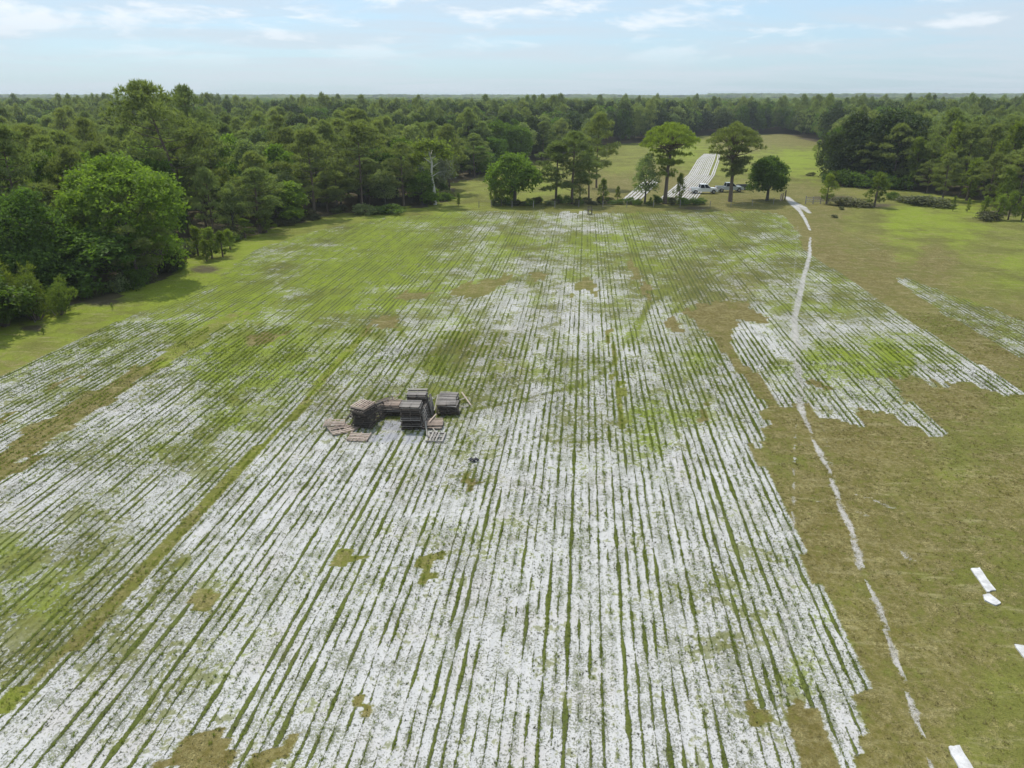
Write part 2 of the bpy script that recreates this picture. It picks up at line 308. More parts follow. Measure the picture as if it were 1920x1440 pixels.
TR = lambda L: [(G(px, py).x, G(px, py).y, w) for px, py, w in L]
TR2 = lambda L: [(G(px, py).x, G(px, py).y, w*.68) for px, py, w in L]
TRACKS = [TR2(L) for L in [
    [(1476, 370, .8), (1490, 384, 1.1), (1500, 396, .5), (1510, 412, .35), (1519, 432, .3)],
    [(1486, 378, .6), (1505, 388, .9), (1519, 400, .5)],
    [(1496, 424, .22), (1494, 460, .22), (1490, 500, .25), (1489, 540, .28), (1486, 600, .28), (1490, 660, .25)],
    [(1519, 445, .2), (1518, 480, .35), (1507, 520, .35), (1496, 570, .42), (1489, 600, .35), (1492, 640, .45), (1496, 690, .4), (1501, 735, .42), (1500, 762, .36), (1512, 790, .16), (1532, 840, .17), (1553, 880, .15), (1565, 915, .2), (1580, 960, .18), (1596, 995, .17), (1606, 1030, .20), (1612, 1062, .25), (1622, 1080, .09), (1634, 1100, .09), (1648, 1140, .10)],
    [(1528, 770, .1), (1545, 810, .1), (1558, 850, .12), (1568, 900, .1)],
    [(1648, 1140, .1), (1660, 1175, .16), (1678, 1230, .13), (1690, 1265, .16), (1708, 1315, .14), (1722, 1360, .12), (1738, 1410, .13), (1750, 1446, .14)],
    [(1494, 790, .06), (1490, 840, .09), (1489, 900, .12), (1487, 940, .12), (1486, 990, .2), (1484, 1060, .2), (1476, 1140, .3), (1470, 1210, .42), (1468, 1290, .14), (1478, 1380, .12)],
    [(1592, 922, .08), (1620, 932, .16), (1645, 940, .3), (1665, 950, .2), (1684, 955, .14)], [(1603, 960, .12), (1618, 964, .28), (1635, 967, .15)],
    [(1690, 1035, .2), (1705, 1046, .35), (1712, 1052, .2)], [(1700, 925, .1), (1714, 928, .1)], [(1740, 905, .05), (1762, 915, .05)], [(1735, 850, .08), (1750, 855, .15), (1758, 852, .08)], [(1530, 940, .1), (1545, 945, .2)],
    [(1780, 1070, .12), (1795, 1072, .15)],
    [(1560, 424, .08), (1600, 442, .12), (1640, 462, .14), (1690, 494, .1)], [(1700, 528, .1), (1750, 562, .3), (1780, 585, .14), (1830, 620, .25), (1920, 665, .2)],
    [(1740, 480, .2), (1800, 492, .5), (1850, 505, .3)], [(1300, 392, .6), (1320, 393, .5)], [(1160, 372, .3), (1150, 374, .3)],
    [(0, 684, .1), (50, 668, .15), (90, 655, .08)],
    [(1530, 412, 1.2), (1580, 450, 1.2), (1680, 530, 1.2), (1800, 615, 1.2), (1920, 700, 1.2)], [(1510, 400, 1.5), (1600, 440, 1.0), (1720, 500, .8), (1900, 560, .8)], [(1508, 440, .6), (1505, 470, .6), (1530, 500, .5), (1570, 540, .5)],
    [(1612, 1062, .12), (1626, 1092, .12), (1646, 1138, .12)], [(1300, 620, 1.5), (1380, 590, 1.5), (1420, 600, 1.0)], [(1540, 830, .12), (1580, 940, .12), (1620, 1040, .1)],
]]
TRW = [.85, .80, .5, .85, .42, .88, .62, .62, .6, .6, .5, .5, .5, .5, .55, .45, .42, .4, .5, .5, .5, .20, .20, .28, .75, .24, .30]

def kernel(px, py, pts, cols):
    P = np.array(pts); sx = 1/70.0
    ly = np.log(np.clip(py, 200, 3000)-170.0)*5.2; lp = np.log(P[:, 1]-170.0)*5.2
    sc = np.clip((py-150)/600.0, .55, 1.6)
    W = np.zeros(px.shape); out = [np.zeros(px.shape) for _ in cols]
    for i in range(len(P)):
        d = ((px-P[i, 0])*sx/sc)**2 + (ly-lp[i])**2*2.2
        w = 1/(0.15+d)**2.2
        W += w
        for k, c in enumerate(cols): out[k] += w*P[i, c]
    return [o/W for o in out]

def litter_at(px, py):
    """0..1 where the forest floor is"""
    return None

# forest outlines on the ground (x, y in metres)
LEFT_EDGE = [(-700, 1400), (-250, 745), (0, 600), (90, 585), (150, 560), (240, 548), (330, 512), (345, 468), (430, 452), (520, 428), (600, 406), (700, 394), (790, 386), (840, 372), (850, 345), (905, 328), (1000, 305), (1090, 286), (1140, 272), (1200, 268), (1260, 262), (1320, 254), (1430, 252), (1546, 249)]
LE = [(G(px, py).x, G(px, py).y) for px, py in LEFT_EDGE]
forest_left = [(-900, 10), (-300, -40)] + [p for p in LE if p[1] > 18] + [(900, 440), (6000, 440), (6000, 6900), (-6000, 6900), (-6000, 10)]
RG = [(G(px, py).x, G(px, py).y) for px, py in [(1546, 335), (1552, 346), (1620, 352), (1700, 356), (1780, 368), (1850, 376), (1925, 398), (2300, 440), (2800, 480)]]
grove_right = RG + [(240, 80), (900, 60), (3000, 300), (3000, 440), (150, 440), (130, 330), (105, 220)]

us = []
r0, r1 = int(-63/PERIOD), int(76/PERIOD)
for r in range(r0, r1): us += [r*PERIOD, r*PERIOD+.055, r*PERIOD+.355]
us = np.array(us)
def geo(start, end, s0, k):
    out = []; x = start; s = s0
    while x < end: x += s; s *= k; out.append(min(x, end))
    return np.array(out)
us = np.concatenate([-(geo(63, 9000, 1.5, 1.12)[::-1]), us, geo(76, 9000, 1.5, 1.12)])
vs = [10.0]
while vs[-1] < 152: vs.append(vs[-1] + max(.2, vs[-1]*.0088))
vs = np.concatenate([np.array([-300, -100, -30, 0]), np.array(vs), geo(vs[-1], 460, 2.5, 1.01), geo(460, 9500, 8, 1.12)])
U, V = np.meshgrid(us, vs)
nx, ny = len(us), len(vs)
U, V = U.ravel(), V.ravel()
X, Y = to_xy(U, V)
PX, PY = proj(X, Y)
wx = (fbm(X*1.1, Y*1.1, 3, 4)-.5)*1.5; wy = (fbm(X*1.1+50, Y*1.1, 5, 4)-.5)*1.5
front = (Y > 5)
# row membership, stepped per row
rid = np.floor((U+.15)/PERIOD)
blk = np.floor(rid/3.0 + _h(rid, rid*0, 4)*1.2)
jit = (_h(rid, rid*0, 9)-.5)*0.8 + (_h(blk, blk*0, 12)-.5)*2.0
XR, YR = to_xy((rid+.35)*PERIOD, V+jit*np.clip(V/45, .3, 1.6))
PXR, PYR = proj(XR, YR)
row = (inpoly(PXR, PYR, FIELD) | inpoly(PXR, PYR, FIELD2)) & front & (V < 150)
wx2 = (fbm(XR*.8, YR*.55, 23, 4)-.5); wy2 = (fbm(XR*.8+30, YR*.55, 25, 4)-.5)
for P in BARE:
    row &= ~inpoly(PXR + wx2*46*np.clip(PY/900, .4, 1.2), PYR + wy2*34*np.clip(PY/900, .3, 1.2), P)
pl = TR([(a, b, .33) for a, b in PATHLINE])
onpath = segdist(XR, YR, pl) < (1.0 + (vnoise(V*.35, rid*.7, 31)-.5)*.5)
row &= ~onpath
sandk, grk, brk = kernel(PX + wx*40, PY + wy*25, CTRL, (2, 3, 4))
gro, bro = kernel(PX + wx*30, PY + wy*18, OUT, (2, 3))
sandk = sandk*(1-.38*np.clip((V-32)/60, 0, 1)**.8) - .045
for L in ([(1172, 440), (1195, 480), (1212, 525), (1218, 560), (1205, 600), (1180, 650)], [(1330, 520), (1270, 535), (1225, 565), (1190, 610), (1150, 680), (1100, 720), (930, 760), (880, 770)], [(1400, 480), (1330, 520), (1260, 590)],
          [(1000, 820), (1060, 830), (1120, 825)], [(640, 380), (760, 640)], [(330, 1060), (420, 1020), (520, 990)]):
    near = (V < 140) & front; dd = segdist(X[near], Y[near], TR([(a, b, .22) for a, b in L])); sandk[near] -= .34*np.exp(-dd**2)
sandk = sandk + (fbm(X*.22, Y*.16, 91, 3)-.5)*.60 + (fbm(X*.75, Y*.55, 97, 3)-.5)*.55
row_f = row.astype(float)
gro = gro*np.where((PX > 1440) & (PY > 640), .66, 1.0); bright = np.where(row, grk, gro); brown = np.where(row, brk, bro)
track = np.zeros(X.shape)
near_t = (V < 160) & front
assert len(TRACKS) == len(TRW)
for L, w in zip(TRACKS, TRW):
    d = segdist(X[near_t] + wx[near_t]*.10, Y[near_t], L)
    track[near_t] = np.maximum(track[near_t], np.clip(1.5-d*.8, 0, 1)*w)
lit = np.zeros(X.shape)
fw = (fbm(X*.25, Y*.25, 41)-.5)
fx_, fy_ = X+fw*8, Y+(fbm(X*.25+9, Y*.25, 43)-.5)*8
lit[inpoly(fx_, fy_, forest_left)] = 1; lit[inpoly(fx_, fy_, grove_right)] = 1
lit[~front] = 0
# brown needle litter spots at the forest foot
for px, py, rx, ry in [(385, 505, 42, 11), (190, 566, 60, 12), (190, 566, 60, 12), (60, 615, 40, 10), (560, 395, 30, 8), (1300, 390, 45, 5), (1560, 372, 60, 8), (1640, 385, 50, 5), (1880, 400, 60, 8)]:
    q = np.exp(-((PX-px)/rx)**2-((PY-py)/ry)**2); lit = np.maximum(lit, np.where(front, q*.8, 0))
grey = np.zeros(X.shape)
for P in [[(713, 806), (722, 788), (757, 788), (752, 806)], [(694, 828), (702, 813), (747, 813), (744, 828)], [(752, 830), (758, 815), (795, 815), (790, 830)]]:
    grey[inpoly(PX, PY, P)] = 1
A = np.zeros((len(X), 4), np.float32); A[:, 0] = sandk; A[:, 1] = row_f; A[:, 2] = brown; A[:, 3] = 1
B = np.zeros((len(X), 4), np.float32); B[:, 0] = track; B[:, 1] = lit; B[:, 2] = grey; B[:, 3] = 1
Bg = bright.astype(np.float32)
ismid = (np.abs(U/PERIOD-np.round(U/PERIOD)) < .01) & (V < 152)
Z = np.where(ismid & row, .035, 0.0) + (fbm(X*.35, Y*.35, 77)-.5)*.10*np.clip(V/40, 0, 1)*(V < 400)
gme_f = None
ii = np.arange((nx-1)*(ny-1)); ci, cj = ii % (nx-1), ii//(nx-1)
F = np.stack([cj*nx+ci, cj*nx+ci+1, (cj+1)*nx+ci+1, (cj+1)*nx+ci], 1)
gme = mesh_np('ground', np.stack([U, V, Z], 1), F, True)
for nm, dat in (('sandrow', A), ('groundmix', B)):
    at = gme.color_attributes.new(nm, 'FLOAT_COLOR', 'POINT'); at.data.foreach_set('color', dat.ravel())
at = gme.attributes.new('greenness', 'FLOAT', 'POINT'); at.data.foreach_set('value', Bg)

gm, N = newmat('sandy_field')
co = N.coord('Object'); cx, cy, cz = N.sep(co)
aA = N.attr('sandrow'); sA = N.sep(aA.outputs['Vector'])
aB = N.attr('groundmix'); sB = N.sep(aB.outputs['Vector'])
sand_a, row_a, brown_a = sA[0], sA[1], sA[2]; track_a, lit_a, grey_a = sB[0], sB[1], sB[2]
green_a = N.attr('greenness').outputs['Fac']
wob = N.mul(N.sub(N.noise(N.xyz(cx, N.mul(cy, .35)), 1.6, 2), .5), .16)
ur = N.m('DIVIDE', N.add(cx, wob), PERIOD)
rowid = N.m('FLOOR', N.add(ur, .5))
fr = N.sub(ur, rowid); dr = N.mul(N.m('ABSOLUTE', fr), PERIOD)
rn = N.noise(N.xyz(N.mul(rowid, 7.31), N.mul(cy, .42)), 1.0, 2, .6)
rw = N.white(N.xyz(rowid, 3.0, 1.0))
hw = N.add(N.mul(N.sub(rn, .46), .30), N.mul(N.sub(rw, .5), .10))
hw = N.add(hw, N.lin(cy, 20.0, 60.0, .014, .012))
edge_n = N.mul(N.sub(N.noise(co, 8.0, 3, .7), .5), .16)
nrow = N.noise(co, 5.0, 4, .7)
row_s = N.step(N.add(row_a, N.mul(N.sub(nrow, .5), 1.6)), .25, .65)
row_s = N.mul(row_s, N.step(row_a, .02, .15))
ridge = N.m('MULTIPLY', N.step(N.sub(N.add(dr, edge_n), hw), -0.012, 0.02, 1.0, 0.0), row_s)
n1 = N.noise(co, .85, 4, .62); n2 = N.noise(N.vmul(co, (1, .8, 1)), 4.2, 4, .65); n3 = N.noise(co, 12.0, 3, .7); n4 = N.noise(co, .13, 3, .55)
n5 = N.noise(co, 34.0, 2, .6)
pat = N.white(N.xyz(rowid, N.m('FLOOR', N.add(N.mul(cy, .33), N.mul(rw, 9.0))), 0.0))
mm = N.add(N.add(sand_a, N.mul(N.sub(n1, .5), 2.2)), N.add(N.mul(N.sub(n2, .5), 2.1), N.mul(N.sub(pat, .5), .22)))
msk = N.step(mm, .33, .60)
sden = N.add(N.mul(N.sub(n1, .5), .55), N.mul(N.sub(pat, .5), .09))
speck = N.step(N.add(n3, N.add(N.mul(N.sub(n2, .5), .5), sden)), N.add(.505, N.mul(sand_a, .055)), N.add(.565, N.mul(sand_a, .055)))
speck2 = N.step(n5, .50, .64)
sandm = N.mul(N.mul(msk, N.sub(1.0, ridge)), row_s)
tn = N.add(track_a, N.add(N.mul(N.sub(n2, .5), 1.0), N.mul(N.sub(n3, .5), 1.0)))
trm = N.mul(N.step(tn, .42, .72), N.step(track_a, .05, .3))
sandm = N.mx(sandm, trm)
sandm = N.mul(sandm, N.sub(1.0, N.mul(speck, N.sub(.74, N.mul(trm, .5)))))
sandm = N.mul(sandm, N.sub(1.0, N.mul(speck2, N.step(sden, -.06, .08, .15, .65))))
# sparse pale grass over sand inside the rows
olive = N.mix(n4, (.135, .140, .026), (.190, .185, .055))
bright = N.mix(n1, (.185, .245, .018), (.290, .340, .045))
gf = N.step(N.add(green_a, N.add(N.mul(N.sub(n4, .5), 2.2), N.add(N.mul(N.sub(n1, .5), 1.2), N.mul(N.sub(n2, .5), .8)))), .2, 1.0)
grass = N.mix(gf, olive, bright)
brn = N.mix(N.step(N.add(n2, N.mul(N.sub(n1, .5), .8)), .3, .7), (.125, .092, .026), (.285, .235, .105))
bf = N.step(N.add(brown_a, N.add(N.mul(N.sub(n1, .5), 1.8), N.add(N.mul(N.sub(n4, .5), 1.2), N.mul(N.sub(n2, .5), 1.3)))), .22, .95)
grass = N.mix(N.mul(bf, .85), grass, brn)
streak = N.noise(N.vmul(co, (.35, 1.5, 1)), 1.0, 5, .7)
grass = N.mix(N.mul(N.step(streak, .52, .70), N.mul(N.sub(1.0, row_s), .55)), grass, (.37, .32, .17))
pale = N.mul(N.mul(row_s, N.sub(1.0, ridge)), N.mul(N.step(N.add(sand_a, N.mul(N.sub(n2, .5), .8)), .05, .9), .52))
grass = N.mix(pale, grass, (.46, .46, .37))
rcol = N.mix(n2, (.080, .100, .024), (.155, .180, .045))
rcol = N.mix(N.mul(bf, .7), rcol, (.135, .115, .045))
lush = N.mul(gf, N.sub(1.0, N.step(mm, .1, .5)))
grass = N.mix(N.mul(ridge, N.sub(.90, N.mul(lush, .18))), grass, rcol)
grass = N.mix(N.mul(N.mul(speck, row_s), .45), grass, (.085, .090, .055))
grass = N.mix(N.mul(N.step(N.add(n3, N.mul(N.sub(nrow, .5), .9)), .35, .65, 1.0, 0.0), .5), grass, N.mix(1.0, grass, (.5, .55, .45), 'MULTIPLY'))
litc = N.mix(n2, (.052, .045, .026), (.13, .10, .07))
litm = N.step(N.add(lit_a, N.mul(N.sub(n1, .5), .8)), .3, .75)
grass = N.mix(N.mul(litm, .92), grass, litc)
sandc = N.mix(n2, (.46, .45, .44), (.62, .61, .60))
sandc = N.mix(N.mul(N.step(N.noise(co, .4, 3), .5, .7), .35), sandc, (.46, .41, .38))
sandc = N.mix(N.step(n3, .35, .6, .25, 0.0), sandc, (.34, .33, .32))
colr = N.mix(sandm, grass, N.mix(N.mul(trm, N.step(cy, 125, 50, .15, .75)), sandc, (.40, .375, .335)))
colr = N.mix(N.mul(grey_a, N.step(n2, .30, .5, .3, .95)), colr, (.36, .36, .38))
hgt = N.add(N.add(N.mul(n2, .5), N.mul(n3, .6)), N.add(N.mul(ridge, .8), N.mul(speck, .4)))
finish(N, colr, .95, hgt, .05, .1)
ground = obj('ground', gme, gm, rot=(0, 0, -ROW_A)); tag(ground, kind='structure')

# ------------------------------------------------------------------ geometry-node scatter (only for grass and the far wood)
def scatter(name, pts, scl, sclz, rot, sources, mat=None, label=None, cat=None):
    me = mesh_np(name, pts, np.zeros((0, 3), int)) if False else bpy.data.meshes.new(name)
    me.vertices.add(len(pts)); me.vertices.foreach_set('co', np.asarray(pts, np.float32).ravel())
    a = me.attributes.new('sc', 'FLOAT_VECTOR', 'POINT'); a.data.foreach_set('vector', np.stack([scl, scl, sclz], 1).astype(np.float32).ravel())
    a = me.attributes.new('rt', 'FLOAT_VECTOR', 'POINT'); a.data.foreach_set('vector', np.stack([scl*0, scl*0, rot], 1).astype(np.float32).ravel())
    a = me.attributes.new('ix', 'INT', 'POINT'); a.data.foreach_set('value', RS.randint(0, len(sources), len(pts)).astype(np.int32))
    o = obj(name, me)
    cl = bpy.data.collections.new(name+'_source')
    for s_ in sources: cl.objects.link(s_)
    ng = bpy.data.node_groups.new(name, 'GeometryNodeTree')
    ng.interface.new_socket('Geometry', in_out='INPUT', socket_type='NodeSocketGeometry')
    ng.interface.new_socket('Geometry', in_out='OUTPUT', socket_type='NodeSocketGeometry')
    gi, go = ng.nodes.new('NodeGroupInput'), ng.nodes.new('NodeGroupOutput')
    ci = ng.nodes.new('GeometryNodeCollectionInfo'); ci.inputs['Collection'].default_value = cl
    ci.inputs['Separate Children'].default_value = True; ci.inputs['Reset Children'].default_value = True
    ip = ng.nodes.new('GeometryNodeInstanceOnPoints'); ip.inputs['Pick Instance'].default_value = True
    def na(nm, dt):
        n = ng.nodes.new('GeometryNodeInputNamedAttribute'); n.data_type = dt; n.inputs['Name'].default_value = nm; return n.outputs['Attribute']
    e2r = ng.nodes.new('FunctionNodeEulerToRotation')
    L = ng.links
    L.new(gi.outputs[0], ip.inputs['Points']); L.new(ci.outputs[0], ip.inputs['Instance'])
    L.new(na('ix', 'INT'), ip.inputs['Instance Index']); L.new(na('sc', 'FLOAT_VECTOR'), ip.inputs['Scale'])
    L.new(na('rt', 'FLOAT_VECTOR'), e2r.inputs[0]); L.new(e2r.outputs[0], ip.inputs['Rotation'])
    L.new(ip.outputs[0], go.inputs[0])
    md = o.modifiers.new('scatter', 'NODES'); md.node_group = ng
    tag(o, label, cat, kind='stuff')
    return o

def leafmat(name, dark, light, trans=.28, tcol=None, rough=.55):
    m, N = newmat(name)
    oi = N.n.new('ShaderNodeObjectInfo').outputs['Random']
    t = N.attr('tint').outputs['Fac']
    f = N.add(N.mul(t, .58), N.mul(oi, .50))
    dark = tuple(x*.72 for x in dark)
    c = N.mix(f, dark, light)
    hue = N.white(N.xyz(N.mul(oi, 91.7), 2.0, 5.0))
    c = N.mix(N.mul(hue, .30), c, N.mix(1.0, c, (1.45, 1.12, .80), 'MULTIPLY'))
    tc = N.mix(1.0, c, (1.5, 1.7, .6), 'MULTIPLY')
    finish(N, c, rough, None, spec=.18, trans=(trans, tc))
    return m
M_oak = leafmat('oak_leaves', (.042, .080, .018), (.150, .235, .045), .42)
M_broad = leafmat('broad_leaves', (.055, .105, .018), (.215, .310, .055), .42)
M_darkoak = leafmat('dark_oak_leaves', (.030, .050, .020), (.095, .130, .052), .30)
M_pine = leafmat('pine_needles', (.095, .130, .048), (.265, .310, .125), .42)
M_cyp = leafmat('soft_olive_foliage', (.100, .140, .062), (.270, .320, .155), .42)
M_young = leafmat('young_pine_needles', (.090, .135, .026), (.260, .320, .065), .42)
M_grass = leafmat('grass_blades', (.120, .155, .028), (.240, .290, .060), .45)
M_weed = leafmat('weed_leaves', (.050, .056, .032), (.150, .160, .080), .25)
M_moss = leafmat('grey_moss', (.13, .14, .11), (.26, .28, .21), .2)
def barkmat(name, a, b):
    m, N = newmat(name); c = N.coord('Object')
    n = N.noise(N.vmul(c, (6, 6, 1.2)), 1.0, 4, .65)
    finish(N, N.mix(n, a, b), .9, n, .03, .1); return m
M_bark = barkmat('pine_bark', (.075, .055, .042), (.20, .16, .13))
M_bark2 = barkmat('oak_bark', (.05, .045, .038), (.14, .13, .11))
M_pale = barkmat('bleached_bark', (.40, .38, .34), (.68, .65, .60))

# ------------------------------------------------------------------ foliage builders
def leaves(name, cen, size, tint, mat, up=.4, aspect=.55):
    n = len(cen); cen = np.asarray(cen)
    a = RS.normal(size=(n, 3)); a[:, 2] *= .6; a /= np.linalg.norm(a, axis=1)[:, None]
    nr = RS.normal(size=(n, 3)); nr[:, 2] += up*2; b = np.cross(nr, a); b /= np.linalg.norm(b, axis=1)[:, None]+1e-9
    s = size[:, None]
    droop = np.zeros((n, 3)); droop[:, 2] = -size*.18
    v = np.stack([cen-a*s*.5+droop, cen+b*s*aspect*.5, cen+a*s*.5+droop, cen-b*s*aspect*.5], 1).reshape(-1, 3)
    f = np.arange(4*n).reshape(-1, 4)
    me = mesh_np(name, v, f); me.materials.append(mat)
    at = me.attributes.new('tint', 'FLOAT', 'POINT'); at.data.foreach_set('value', np.repeat(tint, 4).astype(np.float32))
    return me
def needles(name, cen, dirs, size, tint, mat, nb=9, wid=.19, spread=.75):
    """tufts of thin radiating blades"""
    n = len(cen); cen = np.repeat(np.asarray(cen), nb, 0); d0 = np.repeat(np.asarray(dirs), nb, 0); s = np.repeat(size, nb)[:, None]
    d = d0 + RS.normal(size=(n*nb, 3))*spread; d /= np.linalg.norm(d, axis=1)[:, None]
    side = np.cross(d, RS.normal(size=(n*nb, 3))); side /= np.linalg.norm(side, axis=1)[:, None]
    v = np.stack([cen-side*s*wid*.5, cen+side*s*wid*.5, cen+d*s], 1).reshape(-1, 3)
    f = np.arange(3*n*nb).reshape(-1, 3)
    me = mesh_np(name, v, f); me.materials.append(mat)
    tt = np.repeat(np.repeat(tint, nb), 3) + np.tile([-.12, -.12, .18], n*nb)
    at = me.attributes.new('tint', 'FLOAT', 'POINT'); at.data.foreach_set('value', np.clip(tt, 0, 1).astype(np.float32))
    return me
def crown_points(lobes, ncl, per, crad, seed=0, low=-.55):
    """leaf positions in clusters spread over a union of ellipsoid lobes"""
    lobes = np.array(lobes)  # cx cy cz rx ry rz
    w = lobes[:, 3]*lobes[:, 5]; w = w/w.sum()
    P, T = [], []
    k = RS.choice(len(lobes), ncl*2, p=w)
    d = RS.normal(size=(ncl*2, 3)); d /= np.linalg.norm(d, axis=1)[:, None]
    d[:, 2] = np.where(d[:, 2] < low, -d[:, 2], d[:, 2])
    rr = .62+.42*RS.rand(ncl*2)**.7
    c = lobes[k, :3] + d*lobes[k, 3:6]*rr[:, None]
    inside = np.zeros(len(c))
    for L in lobes:
        q = (((c-L[:3])/L[3:6])**2).sum(1); inside += q < .50
    c = c[inside < .5][:ncl]
    ct = RS.rand(len(c))
    off = RS.normal(size=(len(c), per, 3))*crad*np.array([1, 1, .62])
    p = (c[:, None, :]+off).reshape(-1, 3)
    t = np.repeat(ct, per)*.55 + RS.rand(len(p))*.45
    return p, t
def oak_lobes(w, h, n=9, base=.28):
    L = [(0, 0, h*.62, w*.30, w*.30, h*.30)]
    for i in range(n):
        a = 2*math.pi*(i/n)+random.uniform(-.35, .35); rr = w*random.uniform(.20, .34); z = h*random.uniform(base+.12, .74)
        r = w*random.uniform(.15, .24)
        L.append((rr*math.cos(a), rr*math.sin(a), z, r, r, r*random.uniform(.75, 1.0)))
    for i in range(4):
        a = random.uniform(0, 6.28); rr = w*random.uniform(.0, .2); r = w*random.uniform(.13, .19)
        L.append((rr*math.cos(a), rr*math.sin(a), h*random.uniform(.74, .90)-r*.2, r, r, r*.8))
    m = max(l[2]+l[5] for l in L); q = (w*.5)/max(math.hypot(l[0], l[1])+l[3] for l in L)*1.05
    return [(l[0]*q, l[1]*q, l[2]*h/m, l[3]*q, l[4]*q, l[5]*h/m) for l in L]
def limbs(lobes, h, r0, trunk_top=.45, lean=(0, 0)):
    mb = MB()
    tp = Vector((lean[0]*.5, lean[1]*.5, h*trunk_top))
    mb.tube([(0, 0, -.2), (0, 0, h*.05), (lean[0]*.2+r0*.3, lean[1]*.2, h*trunk_top*.5), tp], [r0*1.5, r0*1.05, r0*.85, r0*.7], 7)
    for L in lobes[:10]:
        e = Vector(L[:3]); mid = tp.lerp(e, .5)+Vector((0, 0, -.05*h)); st = Vector((0, 0, h*trunk_top*random.uniform(.6, .95)))
        mb.tube([st, mid, e], [r0*.42, r0*.28, r0*.1], 5, False)
    return mb.mesh('trunk')
def make_oak(w, h, mat, ncl=420, per=20, leaf=.34, crad=None, nl=9, base=.28):
    L = oak_lobes(w, h, nl, base)
    p, t = crown_points(L, ncl, per, crad or w*.045)
    zt = np.clip(p[:, 2]/h, 0, 1)
    me = leaves('crown', p, leaf*(.7+.6*RS.rand(len(p))), t, mat)
    return me, limbs(L, h, w*.028+.05)
def make_pine(h, w, ntuft=620, size=.42, crown0=.42, mat=M_pine, lean=0.0, nb=9, gaps=.0):
    """tall pine: bare trunk, spreading limbs ending in puffs"""
    top = Vector((lean, lean*.3, h)); mb = MB()
    def tr(t): return Vector((lean*t**1.6 + .25*math.sin(t*5)*(w*.05), lean*.3*t + .2*math.cos(t*4)*(w*.05), h*t))
    r0 = .012*h+.06
    mb.tube([tr(t) + Vector((0, 0, -.2 if t == 0 else 0)) for t in (0, .15, .35, .55, .75, .92)], [r0*1.3, r0, r0*.85, r0*.65, r0*.42, r0*.15], 7)
    cen, dr, pz = [], [], []
    nlim = int(15+h*.7); puffs = []
    for i in range(nlim):
        t = crown0 + (1-crown0)*((i+.5)/nlim)**.85
        a = i*2.4+random.uniform(-.5, .5)
        env = math.sin(math.pi*min(1, max(.12, (t-crown0)/(1-crown0)*.80+.22)))**.75
        ln = w*.5*env*random.uniform(.6, 1.08)
        st = tr(t*.98); e = st + Vector((math.cos(a)*ln, math.sin(a)*ln, ln*random.uniform(.05, .45)))
        mid = st.lerp(e, .55) + Vector((0, 0, -.06*ln))
        mb.tube([st, mid, e], [r0*.30, r0*.18, r0*.06], 4, False)
        puffs.append((e, .17*w*random.uniform(.7, 1.1))); puffs.append((st.lerp(e, .62)+Vector((0, 0, .2)), .13*w))
        if random.random() < .6: puffs.append((e+Vector((random.uniform(-1, 1), random.uniform(-1, 1), random.uniform(.1, .6)))*w*.10, .12*w))
    puffs.append((tr(.985), .14*w))
    wts = np.array([p[1]**2 for p in puffs]); wts /= wts.sum()
    k = RS.choice(len(puffs), ntuft, p=wts)
    pc = np.array([p[0][:] for p in puffs]); pr = np.array([p[1] for p in puffs])
    d = RS.normal(size=(ntuft, 3)); d /= np.linalg.norm(d, axis=1)[:, None]; d[:, 2] = np.abs(d[:, 2])*1.0-.25
    rr = (.35+.65*RS.rand(ntuft)**.5)
    c = pc[k] + d*pr[k, None]*rr[:, None]*np.array([1, 1, .62])
    dd = d + np.array([0, 0, .55])
    tn = np.array([random.random() for _ in puffs])[k]*.5 + RS.rand(ntuft)*.35 + .1
    return needles('crown', c, dd, size*(.75+.5*RS.rand(ntuft)), tn, mat, nb), mb.mesh('trunk')
def make_young(h, w, ntuft=420, size=.40, mat=M_young, bare=.12, nb=8):
    mb = MB(); r0 = .02*h+.02; lx = random.uniform(-.06, .06)*h
    mb.tube([(0, 0, -.1), (lx*.3, 0, h*.5), (lx, 0, h*.96)], [r0*1.3, r0*.8, r0*.25], 6)
    puffs = [(Vector((lx, 0, h*.93)), .11*w)]
    n = 17
    for i in range(n):
        t = bare + (.95-bare)*(i/(n-1))**.9; a = i*2.4+random.uniform(-.5, .5)
        rad = w*.5*min(1.0, (1-t)**.55*1.15)*random.uniform(.45, 1.08)*(.75 if t < .2 else 1)
        st = Vector((lx*t, 0, h*t*.92)); e = Vector((lx*t+rad*math.cos(a), rad*math.sin(a), h*t+rad*.22))
        mb.tube([st, e], [r0*.32, r0*.1], 4, False)
        puffs.append((e, w*.13*random.uniform(.7, 1.2))); puffs.append((st.lerp(e, .55)+Vector((0, 0, .08)), w*.11))
    wts = np.array([p[1]**2 for p in puffs]); wts /= wts.sum(); k = RS.choice(len(puffs), ntuft, p=wts)
    pc = np.array([p[0][:] for p in puffs])[k]; pr = np.array([p[1] for p in puffs])[k]
    d = RS.normal(size=(ntuft, 3)); d /= np.linalg.norm(d, axis=1)[:, None]
    c = pc+d*pr[:, None]*(.3+.7*RS.rand(ntuft))[:, None]; c[:, 2] = np.maximum(c[:, 2], .1)
    tn = RS.rand(len(puffs))[k]*.5+RS.rand(ntuft)*.4
    return needles('crown', c, d*.6+np.array([0, 0, .7]), size*h/5*(.7+.5*RS.rand(ntuft)), tn, mat, nb, .17), mb.mesh('trunk')
